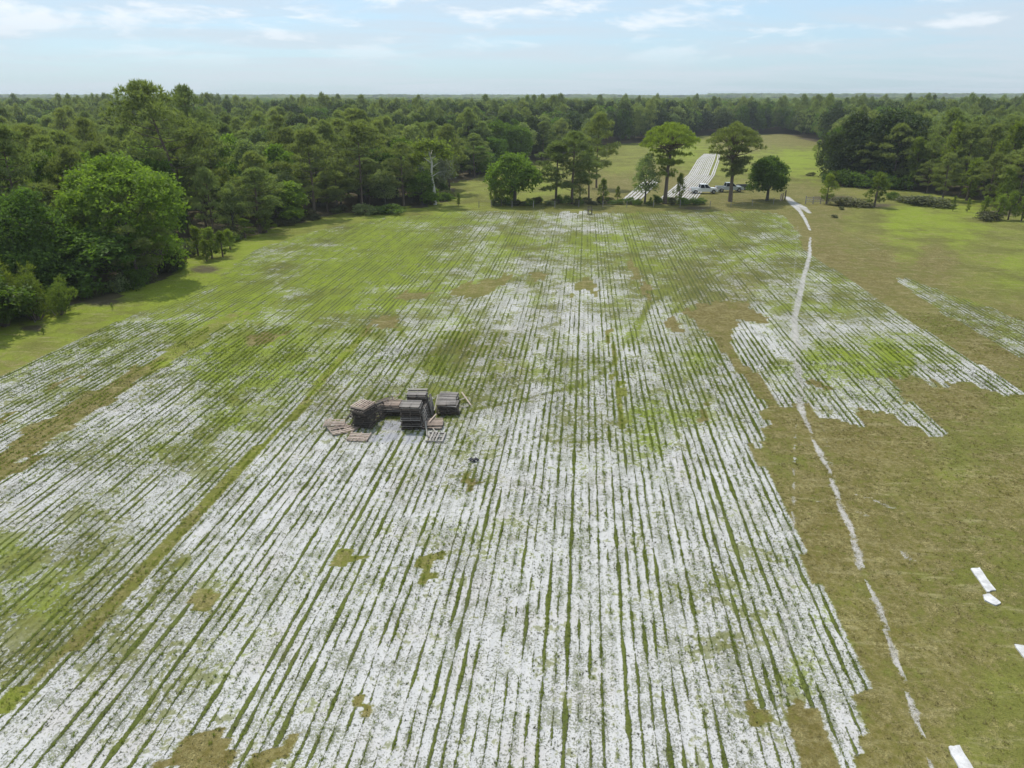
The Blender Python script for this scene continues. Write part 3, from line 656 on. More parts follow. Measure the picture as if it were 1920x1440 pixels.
def make_bush(w, h, mat, ncl=70, per=18, leaf=.22):
    L = [(random.uniform(-.25, .25)*w, random.uniform(-.25, .25)*w, h*random.uniform(.3, .6), w*random.uniform(.2, .32), w*random.uniform(.2, .32), h*random.uniform(.3, .4)) for _ in range(6)]
    p, t = crown_points(L, ncl, per, .05*w+.05, low=-.8); p[:, 2] = np.abs(p[:, 2])
    mb = MB()
    for i in range(4):
        a = i*1.7; mb.tube([(0, 0, -.05), (math.cos(a)*w*.2, math.sin(a)*w*.2, h*.6)], [.03, .015], 4, False)
    return leaves('foliage', p, leaf*(.7+.6*RS.rand(len(p))), t, mat), mb.mesh('stem')

# library of tree shapes; sizes are real, copies are scaled a little
LIB = {
 'oak':   [(12, 11)+make_oak(12, 11, M_oak, 460, 14, .62, crad=.42, base=.12) for _ in range(3)],
 'broad': [(9, 11)+make_oak(9, 11, M_broad, 360, 14, .55, crad=.36, nl=9, base=.08) for _ in range(4)],
 'dark':  [(13, 12)+make_oak(13, 12, M_darkoak, 560, 14, .62, crad=.42, nl=12, base=.02) for _ in range(3)],
 'soft':  [(8, 12)+make_oak(8, 12, M_cyp, 420, 13, .42, crad=.36, nl=10, base=.06) for _ in range(4)],
 'pine':  [(8, 16)+make_pine(16, 8, 1150, .62, .34, lean=l, nb=8) for l in (.6, -.9, .2, 1.2)],
 'rpine': [(8.5, 14)+make_pine(14, 8.5, 1500, .60, .16, nb=8) for l in (0, 1, 2)],
 'young': [(3.2, 5)+make_young(5, 3.2, 460, .40) for _ in range(4)],
 'bush':  [(2.6, 1.6)+make_bush(2.6, 1.6, m) for m in (M_oak, M_cyp, M_broad, M_weed)],
}
NAMES = {'oak': 'oak_tree', 'broad': 'broadleaf_tree', 'dark': 'live_oak_tree', 'soft': 'cypress_tree', 'pine': 'pine_tree', 'rpine': 'round_pine_tree', 'young': 'young_pine', 'bush': 'bush'}
def plant(kind, x, y, h, w=None, label='', group=None, v=None, rz=None, meshes=None):
    lib = LIB[kind]; vi = random.randrange(len(lib)) if v is None else v
    W, H, cm, tm = meshes or lib[vi]
    sz = h/H; sx = (w/W) if w else sz*random.uniform(.9, 1.1)
    cat = 'bush' if kind == 'bush' else 'tree'
    r = empty(NAMES[kind], (x, y, 0), random.uniform(0, 6.28) if rz is None else rz, label, cat, group)
    r.scale = (sx, sx, sz)
    obj('foliage' if kind == 'bush' else 'crown', cm, None, r)
    obj('stem' if kind == 'bush' else 'trunk', tm, M_bark if kind in ('pine', 'rpine', 'young') else M_bark2, r)
    return r
def plant_px(kind, px, pyb, pyt, wpx, label, group=None, **k):
    b = G(px, pyb); h = height_at(px, pyb, pyt); dep = b.y*math.cos(PITCH)+CAM_H*math.sin(PITCH)
    return plant(kind, b.x, b.y, h, wpx*dep/FPX, label, group, **k)

# ------------------------------------------------------------------ hero trees
GE = 'trees along the left forest edge'
heroes = []
def H(kind, px, pyb, pyt, w, label, group=None, **k):
    o = plant_px(kind, px, pyb, pyt, w, label, group, **k); heroes.append((o.location.x, o.location.y, o.scale.x)); return o
big_oak = (14, 13)+make_oak(14, 13, M_broad, 1000, 20, .44, crad=.42, nl=15, base=.02)
H('broad', 255, 520, 292, 235, 'large dense bright green tree nearest on the left, casting shade over dark ground', GE, meshes=big_oak, rz=.4)
big_oak2 = (12, 12)+make_oak(12, 12, M_broad, 800, 18, .44, crad=.40, nl=12, base=.02)
H('broad', 140, 490, 285, 140, 'round green tree directly behind and left of the large dense bright tree', GE, meshes=big_oak2, rz=2.0)
big3 = (12, 12)+make_oak(12, 12, M_oak, 850, 18, .42, crad=.42, nl=12, base=.0)
H('oak', 50, 560, 360, 190, 'dark green tree at the left photo border above the brush', GE, meshes=big3, rz=1.0)
H('oak', -90, 590, 390, 210, 'dark green tree cut by the left photo border', GE, meshes=big3, rz=3.0)
tallA = (12, 20)+make_pine(20, 12, 1500, .60, .46, M_pine, lean=-3.2, nb=10)
H('pine', 357, 442, 160, 150, 'tallest leaning pine on the left breaking the horizon line', GE, meshes=tallA, rz=0)
tallB = (10, 20)+make_pine(20, 10, 1300, .56, .48, M_cyp, lean=-.4, nb=10)
H('pine', 385, 412, 165, 85, 'tall olive pine just right of the tallest leaning pine', GE, meshes=tallB, rz=0)
H('rpine', 402, 448, 318, 62, 'small soft pine with two pale trunks right of the big dense tree', GE, v=0)
H('rpine', 488, 424, 288, 80, 'olive pine standing over dark undergrowth left of the straight dark trunk', GE, v=1)
H('rpine', 590, 404, 246, 96, 'broad round topped pine with a straight dark trunk at the field edge', GE, v=2)
H('rpine', 680, 392, 234, 92, 'tallest round pine right of the broad dark trunked pine', GE, v=0)
H('soft', 640, 388, 300, 60, 'thin grey green tree between the two round topped pines', GE)
H('soft', 540, 406, 320, 62, 'low grey green tree between olive pine and dark trunked pine', GE)
H('soft', 722, 388, 318, 60, 'low olive tree filling the gap left of the slim grey trunk', GE)
H('broad', 745, 372, 292, 100, 'dense green tree beside the dark oak at the forest corner', GE)
H('pine', 757, 386, 270, 64, 'slim pine with a bare grey trunk in front of the dense green tree', GE, v=2)
H('dark', 808, 360, 290, 86, 'very dark oak at the forest corner behind the bleached tree', GE, v=0)
H('rpine', 300, 470, 350, 60, 'slender pine between the big dense tree and the leaning pine trunk', GE, v=2)
H('soft', 440, 440, 345, 50, 'short grey green tree beside the pale trunked small pine', GE)

# bleached half dead tree at the forest corner
def snag():
    b = G(816, 384); r = empty('bleached_tree', (b.x, b.y, 0), 0, 'half dead tree with bleached forked trunk and hanging grey moss', 'tree')
    h = height_at(816, 384, 256); mb = MB()
    mb.tube([(0, 0, -.2), (-.1, 0, h*.25), (-.5, 0, h*.45), (-.3, .1, h*.62), (-.8, 0, h*.80)], [.34, .26, .22, .16, .08], 7)
    tips = []
    for (z, a, l) in [(.45, 2.9, 2.6), (.42, .2, 2.6), (.55, .6, 3.0), (.62, 2.6, 3.2), (.68, -.4, 3.2), (.75, 1.4, 2.6), (.8, 3.5, 2.4), (.82, 0.0, 2.0), (.85, 4.6, 1.8)]:
        s_ = Vector((-.45, 0, h*z)); e = s_+Vector((math.cos(a)*l, math.sin(a)*l, l*.35)); m_ = s_.lerp(e, .5)+Vector((0, 0, .3))
        mb.tube([s_, m_, e], [.11, .07, .03], 5, False); tips += [(e, 1.25), (m_.lerp(e, .5), .8)]
    obj('trunk', mb.mesh('trunk'), M_pale, r)
    up = [t for t in tips if t[0].z > h*.66]; lo = [t for t in tips if t[0].z <= h*.66]
    def pf(ts, n): 
        k = RS.randint(0, len(ts), n); pc = np.array([t[0][:] for t in ts])[k]; pr = np.array([t[1] for t in ts])[k]
        d = RS.normal(size=(n, 3)); return pc+d*pr[:, None]*np.array([.6, .6, .4])
    p = pf(up, 2600); obj('crown', leaves('crown', p, .42+.2*RS.rand(len(p)), RS.rand(len(p))*.5+.5, M_young), None, r)
    p = pf(lo, 900); p[:, 2] -= RS.rand(900)*.9
    obj('moss', leaves('moss', p, .45+.3*RS.rand(len(p)), RS.rand(len(p)), M_moss, up=0, aspect=.3), None, r)
snag()

# mid row of trees between field and meadow
GM = 'tree row between the field and the rear meadow'
dense = (9, 8)+make_oak(9, 8, M_broad, 620, 18, .40, crad=.34, nl=12, base=-.04)
H('broad', 965, 384, 289, 106, 'round dense green tree, low crown to the ground, in the middle tree row', GM, meshes=dense, rz=0)
dense2 = (8, 8)+make_oak(8, 8, M_oak, 620, 18, .40, crad=.32, nl=11, base=.13)
H('oak', 1438, 376, 292, 80, 'round dark green tree beside the white sandy track', GM, meshes=dense2, rz=1)
flat = MB()
umb = (13, 15)
def domed_pine(h, w, mat, seed):
    """old pine: bare trunk, broad domed top over looser drooping limbs"""
    rs = random.Random(seed); mb = MB(); k_ = h/15.0
    mb.tube([(0, 0, -.2), (.1, 0, 3*k_), (.15, 0, 6.5*k_), (.6, .2, 9.5*k_), (.9, .1, 12.5*k_)], [.50, .36, .32, .24, .10], 8)
    puffs = []
    for i in range(34):
        a = i*2.4; ring = (i/33)**.5; ln = w*.43*ring; st = Vector((.5, .1, (8.2+rs.uniform(-.5, 3.0))*k_))
        e = Vector((.3+math.cos(a)*ln, math.sin(a)*ln, (14.0-3.6*ring**2.2+rs.uniform(-.5, .4))*k_))
        mb.tube([st, st.lerp(e, .5)+Vector((0, 0, -.3)), e], [.12, .07, .025], 5, False); puffs.append((e, 1.35, 1))
    for i in range(36):
        a = rs.uniform(0, 6.28); z = rs.uniform(5.2, 11.8)*k_; ln = rs.uniform(1.0, w*.40)*(.62 if z < 8*k_ else 1); st = Vector((.2, 0, z-.4))
        e = Vector((math.cos(a)*ln, math.sin(a)*ln, z+rs.uniform(-.5, .6)))
        mb.tube([st, st.lerp(e, .5)+Vector((0, 0, .2)), e], [.09, .06, .02], 5, False); puffs.append((e, rs.uniform(.7, 1.15), 0)); puffs.append((st.lerp(e, .6), .8, 0))
    n = 4200; wts = np.array([p[1]**2 for p in puffs]); wts /= wts.sum(); k = RS.choice(len(puffs), n, p=wts)
    pc = np.array([p[0][:] for p in puffs])[k]; pr = np.array([p[1] for p in puffs])[k]; tp = np.array([p[2] for p in puffs])[k]
    d = RS.normal(size=(n, 3)); d /= np.linalg.norm(d, axis=1)[:, None]; d[:, 2] = np.abs(d[:, 2])-.35
    c = pc+d*pr[:, None]*(.4+.6*RS.rand(n)**.5)[:, None]*np.array([1, 1, .6])
    return (w, h, needles('crown', c, d+np.array([0, 0, .5]), .46*(.7+.6*RS.rand(n)), RS.rand(n)*.55+tp*.3, mat, 8), mb.mesh('trunk'))
H('pine', 1246, 382, 226, 112, 'tall flat topped pine with a bare trunk in the middle tree row', GM, meshes=domed_pine(15, 12.5, M_young, 3), rz=0)
tp2 = (10, 14)+make_pine(14, 10, 2000, .52, .26, M_pine, lean=.3, nb=9)
H('pine', 1369, 378, 228, 104, 'tall pine with drooping lower limbs in front of the pickups', GM, meshes=domed_pine(15, 12, M_pine, 8), rz=2.2)
H('rpine', 1073, 382, 250, 88, 'tallest pine right of the round dense tree', GM, v=1)
H('rpine', 1043, 380, 268, 84, 'pine directly right of the round dense tree', GM, v=2)
H('pine', 1104, 376, 280, 46, 'thin pine with bare trunk right of the tallest middle pine', GM, v=0)
H('soft', 1209, 382, 292, 56, 'small grey green tree beside the flat topped pine', GM)
H('soft', 1087, 380, 310, 36, 'narrow airy tree squeezed between the thin middle pines', GM)
H('young', 1130, 384, 336, 24, 'young pine at the right end of the middle pines', GM)
H('young', 1272, 380, 326, 24, 'young pine directly right of the flat topped pine trunk', GM)
H('young', 928, 384, 330, 26, 'narrow young pine at the left foot of the round dense tree', GM)
H('young', 940, 386, 338, 22, 'second narrow young pine at the left foot of the round dense tree', GM)
H('young', 1158, 374, 350, 14, 'tiny young pine alone before the brown meadow', GM)
H('rpine', 1118, 352, 215, 60, 'olive brown pine standing back at the meadow corner', GM, v=0)
H('soft', 1106, 300, 222, 62, 'grey tinted tree beyond the middle pines at the meadow corner')
H('young', 859, 386, 364, 13, 'small dark bushy sapling alone left of the middle tree row')
H('young', 921, 378, 345, 12, 'sapling beside the fence post left of the tree row')
# right side
GR = 'trees around the right grove'
H('young', 1549, 382, 328, 34, 'young pine beside the wooden rail fence', GR, v=0)
H('young', 1639, 388, 325, 46, 'round young pine alone in the right meadow', GR, v=1)
H('young', 1560, 350, 322, 22, 'small pine behind the rail fence near the dark oak', GR)
H('young', 1786, 396, 368, 9, 'tiny thin sapling, left one of two in the right meadow', GR)
H('young', 1813, 398, 372, 9, 'tiny thin sapling, right one of two in the right meadow', GR)
H('young', 1531, 304, 264, 20, 'slim young pine at the left foot of the dark oak grove', GR)
for i, (px, pyb, pyt, w) in enumerate([(1843, 408, 368, 20), (1868, 412, 366, 30), (1890, 412, 360, 34), (1915, 414, 368, 30), (1955, 420, 362, 40)]):
    H('young', px, pyb, pyt, w, ['slim leftmost young pine of the clump at the right border', 'short young pine second in the right border clump', 'bushy dark young pine in the middle of the right border clump', 'young pine at the very right border of the photo', 'young pine just past the right border'][i], GR)
dk = [(1590, 343, 212, 110), (1655, 346, 205, 130), (1560, 335, 262, 60), (1625, 338, 240, 90), (1695, 340, 222, 80)]
dl = ['left big dark live oak of the right grove', 'tallest dark live oak in the right grove', 'low dark oak at the left end of the right grove', 'dark oak in the middle front of the right grove', 'dark oak where the right grove meets the pines']
for (px, pyb, pyt, w), l in zip(dk, dl): H('dark', px, pyb, pyt, w, l, GR)
for i, (px, pyb, pyt, w) in enumerate([(1712, 356, 262, 50), (1738, 362, 300, 44), (1758, 360, 208, 70), (1772, 366, 232, 60), (1800, 368, 238, 66), (1766, 375, 290, 52), (1812, 376, 300, 52), (1850, 384, 290, 60), (1838, 370, 236, 66), (1878, 380, 232, 70), (1905, 392, 270, 70), (1915, 380, 240, 70), (1880, 392, 318, 46)]):
    H('rpine' if i % 3 else 'young', px, pyb, pyt, w, ['low pine at the left end of the right pine stand', 'short bushy pine in front of the dark oaks', 'pointed pine rising highest over the right stand', 'pine right of the pointed highest pine', 'full pine in the centre of the right stand', 'short front pine below the pointed highest pine', 'short front pine at the centre of the right stand', 'front pine above the two tiny saplings', 'tall pine behind the front pines of the right stand', 'tall pine near the right photo border', 'front pine close to the right photo border', 'tall pine at the right photo border', 'low pine behind the young pine clump at the border'][i], 'pines of the right stand')

# ------------------------------------------------------------------ the wood behind: the nearest trees one by one, the rest as one mass
def sample(poly, x0, x1, y0, y1, sp, seed, jit=.42):
    rs = np.random.RandomState(seed)
    gx, gy = np.meshgrid(np.arange(x0, x1, sp), np.arange(y0, y1, sp)); gx = gx.ravel(); gy = gy.ravel()
    gx = gx+rs.uniform(-jit, jit, gx.shape)*sp; gy = gy+rs.uniform(-jit, jit, gy.shape)*sp
    k = inpoly(gx, gy, poly); gx, gy = gx[k], gy[k]
    a = np.abs(gx)/np.maximum(gy, 1); k = (a < .80) & (gy > 20); return gx[k], gy[k]
pts = []
for poly, sd_ in ((forest_left, 1), (grove_right, 2)):
    a, b = sample(poly, -420, 420, 20, 470, 5.6, sd_)
    pts += list(zip(a, b))
pts = [(x, y) for x, y in pts if all((x-hx)**2+(y-hy)**2 > 3.2**2 for hx, hy, _ in heroes)]
pts.sort(key=lambda p: p[0]**2+p[1]**2)
cnt = {}; rest = {'oak': [], 'broad': [], 'dark': [], 'soft': [], 'pine': [], 'rpine': []}
LB = {'oak': ('dark green oak', 'oaks'),
      'broad': ('bright green broadleaf tree', 'bright broadleaf trees'),
      'dark': ('very dark live oak', 'dark live oaks'),
      'soft': ('grey green airy cypress', 'cypresses'),
      'pine': ('tall pine with bare trunk', 'tall pines'),
      'rpine': ('round crowned pine', 'round crowned pines')}
def edge_gap(x, y):
    P = LE if x < 90 else RG
    return min(math.hypot(x-a, y-b) for a, b in P)
wood_n = 0
for x, y in pts:
    n = float(fbm(np.array([x*.035]), np.array([y*.035]), 5)[0]); r = random.random()
    if x > 95 and y < 300: kind = 'rpine' if r < .6 else ('pine' if r < .75 else 'soft')
    elif y > 200: kind = 'dark' if r < .34 else ('oak' if r < .62 else ('soft' if r < .72 else ('rpine' if r < .88 else 'pine')))
    else:
        q = r*.7+n*.6
        kind = 'broad' if q < .30 else ('soft' if q < .52 else ('rpine' if q < .72 else ('pine' if q < .88 else 'oak')))
    g = edge_gap(x, y)
    if g < 11 and kind == 'pine': kind = random.choice(['soft', 'rpine', 'broad', 'oak'])
    h = {'oak': 11, 'broad': 11, 'dark': 12, 'soft': 11.5, 'pine': 14, 'rpine': 12.5}[kind]*random.uniform(.78, 1.15)
    if y > 300: h *= 1.2
    if g < 9 and y < 200: h *= random.uniform(.5, .85)
    if y < 75: h *= .8
    w = {'oak': 8.5, 'broad': 7.5, 'dark': 10, 'soft': 7, 'pine': 6.5, 'rpine': 7}[kind]*random.uniform(.8, 1.2)
    if wood_n < 620 and cnt.get(kind, 0) < 230:
        cnt[kind] = cnt.get(kind, 0)+1; wood_n += 1
        ax = 960+FPX*x/(y*math.cos(PITCH)+CAM_H*math.sin(PITCH))
        if x > 60 and y < 300: rg = 'in the right hand wood beyond the pine stand'
        elif y > 260: rg = 'in the wood beyond the rear meadow' if ax > 1050 else 'in the distant left wood'
        elif ax < 300: rg = 'in the wood near the left photo border'
        elif ax < 620: rg = 'in the wood behind the leaning pine and olive pines'
        else: rg = 'in the wood between the forest corner and middle row'
        plant(kind, x, y, h, w, LB[kind][0]+' '+rg, LB[kind][1]+' '+rg)
    else: rest[kind].append((x, y, h, w))
# farther wood
for d0, d1, sp, sd_ in ((470, 800, 8.0, 11), (800, 1500, 13, 12), (1500, 3000, 24, 13), (3000, 6500, 52, 14)):
    a, b = sample(forest_left, -.8*d1, .8*d1, d0, d1, sp, sd_)
    for x, y in zip(a, b):
        n = float(fbm(np.array([x*.006]), np.array([y*.006]), 9)[0]); r = random.random()*.6+n*.6
        kind = 'broad' if r < .34 else ('soft' if r < .46 else ('rpine' if r < .60 else ('oak' if r < .8 else 'dark')))
        h = random.uniform(11, 15.5)*(1+.12*(n-.5)); 
        if y > 2000: h = 12+10*float(fbm(np.array([x*.004]), np.array([y*.002]), 19)[0])+random.uniform(-2, 3)+(3.5 if x > y*.25 else 0)
        rest[kind].append((x, y, h, sp*random.uniform(1.15, 1.6)))
def light_version(kind):
    out = []
    for j in range(2):
        if kind in ('pine', 'rpine'):
            m, t = make_pine(12, 8, 420, .75, .25, M_pine, nb=7); out.append((8, 12, m, t))
        else:
            m, t = make_oak(9, 11, {'oak': M_oak, 'broad': M_broad, 'dark': M_darkoak, 'soft': M_cyp}[kind], 240, 12, .62, crad=.5, base=.1); out.append((9, 11, m, t))
    return out
far_src, FP = {}, []
for kind, L in rest.items():
    if not L: continue
    lv = light_version(kind); srcs = []
    for W, Hh, cm, tm in lv:
        s_ = bpy.data.objects.new('far_'+kind, cm); srcs.append(s_)
    L = np.array(L)
    nm = {'oak': 'far_oak_wood', 'broad': 'far_broadleaf_wood', 'dark': 'far_dark_wood', 'soft': 'far_cypress_wood', 'pine': 'far_tall_pine_wood', 'rpine': 'far_pine_wood'}[kind]
    lb = {'oak': 'green oak canopy of the far wood up to the horizon', 'broad': 'lighter green canopy patches in the far wood', 'dark': 'darkest canopy patches in the far wood', 'soft': 'grey green canopy patches in the far wood', 'pine': 'tall pines scattered in the far wood', 'rpine': 'pine canopy of the far wood up to the horizon'}[kind]
    scatter(nm, np.stack([L[:, 0], L[:, 1], L[:, 0]*0], 1), L[:, 3]/lv[0][0], L[:, 2]/lv[0][1], RS.rand(len(L))*6.28, srcs, label=lb, cat='forest')

# ------------------------------------------------------------------ undergrowth
def bushes(lst, group, labels):
    for i, (px, py, w, h, v) in enumerate(lst):
        b = G(px, py); plant('bush', b.x, b.y, h, w, labels[i % len(labels)], group, v=v)
row_b = []
for i in range(34):
    px = 930+i*12.3+random.uniform(-5, 5)
    if 1325 < px: continue
    row_b.append((px, 384+random.uniform(-4, 2), random.uniform(1.4, 3.0), random.uniform(.7, 1.7), random.choice([0, 0, 1, 3])))
bushes(row_b, 'low bushes under the middle tree row', ['low dark bush in the unbroken undergrowth below the middle tree row'])
row_b = []
for i in range(60):
    t = random.random(); k = 1+int(t*12); P, Q = LEFT_EDGE[k], LEFT_EDGE[k+1]; f = random.random()
    row_b.append((P[0]+(Q[0]-P[0])*f+random.uniform(-6, 6), P[1]+(Q[1]-P[1])*f+random.uniform(-8, 4), random.uniform(1.5, 3.6), random.uniform(.8, 2.4), random.choice([0, 1, 3, 3])))
bushes(row_b, 'undergrowth bushes at the forest foot', ['bush in the undergrowth along the foot of the left forest edge'])
bushes([(1595, 386, 7, 1.6, 3)], None, ['grey leafless thicket between rail fence and round young pine'])
bushes([(1672, 374, 3, 1.5, 0)], None, ['small round dark bush right of the round young pine'])
bushes([(1703, 380, 5.5, 1.3, 3)], None, ['left low olive thicket in the right meadow'])
bushes([(1745, 386, 8, 1.8, 3)], None, ['wide low olive thicket in the centre of the right meadow'])
bushes([(1855, 412, 5, 1.3, 3)], None, ['grey brush at the foot of the right border pines'])
bushes([(1578, 393, 1.2, .6, 3)], None, ['small dark tuft bush alone right of the sandy track'])
bushes([(1565, 408, 1.3, .5, 3)], None, ['second small dark tuft bush nearest the sandy track'])
bushes([(730, 400, 6, 1.6, 0), (690, 402, 5, 1.8, 1)], 'shaded bushes at the forest corner', ['low shaded bush right of the tall round pine', 'low shaded bush below the tall round pine'])
bushes([(1556, 346, 5, 3, 0), (1580, 349, 6, 3.6, 0), (1608, 351, 6, 3.2, 0), (1636, 352, 6, 3.6, 0), (1664, 353, 6, 3.2, 0), (1692, 356, 5, 3, 0)], 'dark skirt bushes of the live oak grove', ['dark leafy skirt bush touching the ground below the live oak grove'])
bushes([(1520, 330, 2.2, 1.0, 3)], None, ['small lone bush on the bright green rear meadow'])
GS = 'pine brush along the left forest foot'
def brush_mesh():
    mb = MB(); P = []; 
    for i in range(16):
        a = random.uniform(0, 6.28); l = random.uniform(.3, 2.2); z = random.uniform(.8, 4.4)*(1-.25*l/2.2); e = Vector((math.cos(a)*l, math.sin(a)*l, z))
        mb.tube([(e.x*.2, e.y*.2, -.1), e*.6, e], [.07, .05, .02], 4, False); P.append((e, random.uniform(.45, .8))); P.append((e*.65+Vector((.2, 0, .1)), .6))
    n = 900; k = RS.randint(0, len(P), n); pc = np.array([p[0][:] for p in P])[k]; pr = np.array([p[1] for p in P])[k]
    d = RS.normal(size=(n, 3)); d /= np.linalg.norm(d, axis=1)[:, None]; c = pc+d*pr[:, None]*(.4+.6*RS.rand(n))[:, None]; c[:, 2] = np.maximum(c[:, 2], .1)
    return (5, 5, needles('crown', c, d*.7+np.array([0, 0, .5]), .36*(.7+.6*RS.rand(n)), RS.rand(len(P))[k]*.5+RS.rand(n)*.3, M_young, 8, .16), mb.mesh('trunk'))
BRUSH = [brush_mesh() for _ in range(2)]
for i, (px, pyb, pyt, w) in enumerate([(25, 596, 470, 90), (70, 600, 500, 80), (115, 590, 505, 60), (10, 612, 540, 60), (372, 480, 425, 26), (398, 484, 428, 28), (418, 482, 435, 24), (388, 490, 450, 18), (432, 468, 430, 20), (460, 446, 410, 26), (500, 436, 396, 24), (520, 420, 376, 30), (552, 412, 370, 30)]):
    H('young', px, pyb, pyt, w*(1.15 if i < 4 else 1.5), ['shaggy yellow green brush at the left photo border', 'shaggy brush with fallen dead sticks at its foot, near the left border', 'right end bush of the shaggy brush near the left border', 'lowest shaggy brush touching the left photo border', 'thin sapling right of the big dense tree, first of a row', 'thin sapling right of the big dense tree, second of a row', 'thin sapling right of the big dense tree, third of a row', 'short sapling standing before the thin sapling row', 'small pine right of the thin sapling row', 'sapling below the small pale trunked pine', 'sapling below the olive pine', 'bushy sapling left of the straight dark trunk', 'bushy sapling touching the straight dark trunk'][i], GS, meshes=(BRUSH[i % 2] if i < 4 else None))
H('young', 216, 550, 530, 14, 'tiny bright sapling on litter below the big dense tree')
H('young', 82, 627, 615, 9, 'tiniest sapling alone on the left grass')
H('young', 211, 580, 568, 6, 'tiny sapling on grass below the big dense tree')

# dead sticks near the left border
M_stick = barkmat('dead_wood', (.20, .18, .15), (.42, .39, .34))
for i, (a, b) in enumerate([((40, 572), (66, 605)), ((52, 575), (74, 600)), ((82, 582), (104, 592)), ((136, 546), (156, 543))]):
    p, q = G(*a), G(*b); mb = MB(); m_ = p.lerp(q, .5); m_.z = .5
    mb.tube([p+Vector((0, 0, 1.1)), m_+Vector((0, 0, .15)), q+Vector((0, 0, .05))], [.05, .06, .04], 5)
    tag(obj('fallen_branch', mb.mesh('branch'), M_stick), ['steepest bare grey branch leaning out of the left brush', 'second bare grey branch leaning out of the left brush', 'short grey branch lying right of the leaning branches', 'thin dead branch below the big dense tree'][i], 'branch', 'dead branches by the left brush')

# ------------------------------------------------------------------ bleached sand strips in the rear meadow
M_sand, N = newmat('bare_white_sand'); c = N.coord('Object'); n = N.noise(c, 2.5, 4, .65); n2_ = N.noise(c, 9, 3, .7)
finish(N, N.mix(N.step(N.add(n2_, N.mul(N.sub(N.noise(c, .5, 3), .5), .6)), .56, .66, 0, .7), N.mix(n, (.42, .40, .37), (.56, .54, .51)), (.19, .19, .09)), .95, n, .03, .1)
def strip_mesh(pts, w, z=.012, seed=0):
    rs = random.Random(seed); v, f = [], []
    P = [Vector((a, b, 0)) for a, b in pts]; Q = []
    for p, q in zip(P[:-1], P[1:]):
        n_ = max(1, int((q-p).length/1.2)); Q += [p.lerp(q, i/n_) for i in range(n_)]
    Q.append(P[-1])
    for i, p in enumerate(Q):
        d = (Q[min(i+1, len(Q)-1)]-Q[max(i-1, 0)]).normalized(); s_ = Vector((d.y, -d.x, 0))
        ww = w*.5*rs.uniform(.75, 1.15)
        v += [tuple(p+s_*ww+Vector((0, 0, z))), tuple(p-s_*ww+Vector((0, 0, z)))]
        if i: b = 2*i; f.append((b-2, b-1, b+1, b))
    me = bpy.data.meshes.new('strip'); me.from_pydata(v, [], f); me.update(); return me
def lerp2(a, b, t): return (a[0]+(b[0]-a[0])*t, a[1]+(b[1]-a[1])*t)
Lline = [(1232, 376), (1262, 352), (1290, 328), (1307, 300), (1320, 289)]
Rline = [(1306, 376), (1324, 352), (1340, 330), (1350, 300), (1350, 289)]
for i in range(13):
    t = (i+.5)/13; pp = []
    for a, b in zip(Lline, Rline):
        ga, gb = G(*a), G(*b); pp.append((ga.x+(gb.x-ga.x)*t, ga.y+(gb.y-ga.y)*t))
    if random.random() < .3: pp = pp[:random.choice([3, 4, 5])]
    o = obj('sand_strip', strip_mesh(pp, .30+.12*random.random(), .11, i), M_sand); tag(o, kind='structure')
for i, (a, b) in enumerate([((1168, 376), (1212, 338)), ((1174, 377), (1219, 338)), ((1181, 378), (1226, 338)), ((1188, 378), (1231, 338)), ((1195, 379), (1235, 340))]):
    p, q = G(*a), G(*b); o = obj('sand_strip', strip_mesh([(p.x, p.y), (q.x, q.y)], .5, .11, 40+i), M_sand); tag(o, kind='structure')

M_clean, N = newmat('clean_white_sand'); c = N.coord('Object'); n = N.noise(c, 3.0, 4, .65); finish(N, N.mix(N.step(n, .35, .65), (.46, .45, .44), (.64, .63, .62)), .95, n, .03, .1)
# bare rectangles in the brown grass on the right
for i, P in enumerate([[(1820, 1068), (1836, 1066), (1866, 1108), (1850, 1112)], [(1842, 1117), (1856, 1115), (1876, 1132), (1866, 1137), (1846, 1128)], [(1901, 1210), (1925, 1214), (1940, 1245), (1922, 1238)], [(1777, 1402), (1798, 1400), (1836, 1462), (1806, 1462)]]):
    g_ = [G(*p) for p in P]; g2 = []
    for a, b in zip(g_, g_[1:]+g_[:1]):
        for k in range(4): q = a.lerp(b, k/4); g2.append((q.x+random.uniform(-.02, .02), q.y+random.uniform(-.02, .02), .045))
    me = bpy.data.meshes.new('bare'); me.from_pydata([(p[0], p[1], .065) for p in g2]+[(p[0], p[1], -.15) for p in g2], [], [tuple(range(len(g2)))]+[(k, k+len(g2), (k+1) % len(g2)+len(g2), (k+1) % len(g2)) for k in range(len(g2))]); me.update()
    tag(obj('bare_sand_patch', me, M_clean), kind='structure')

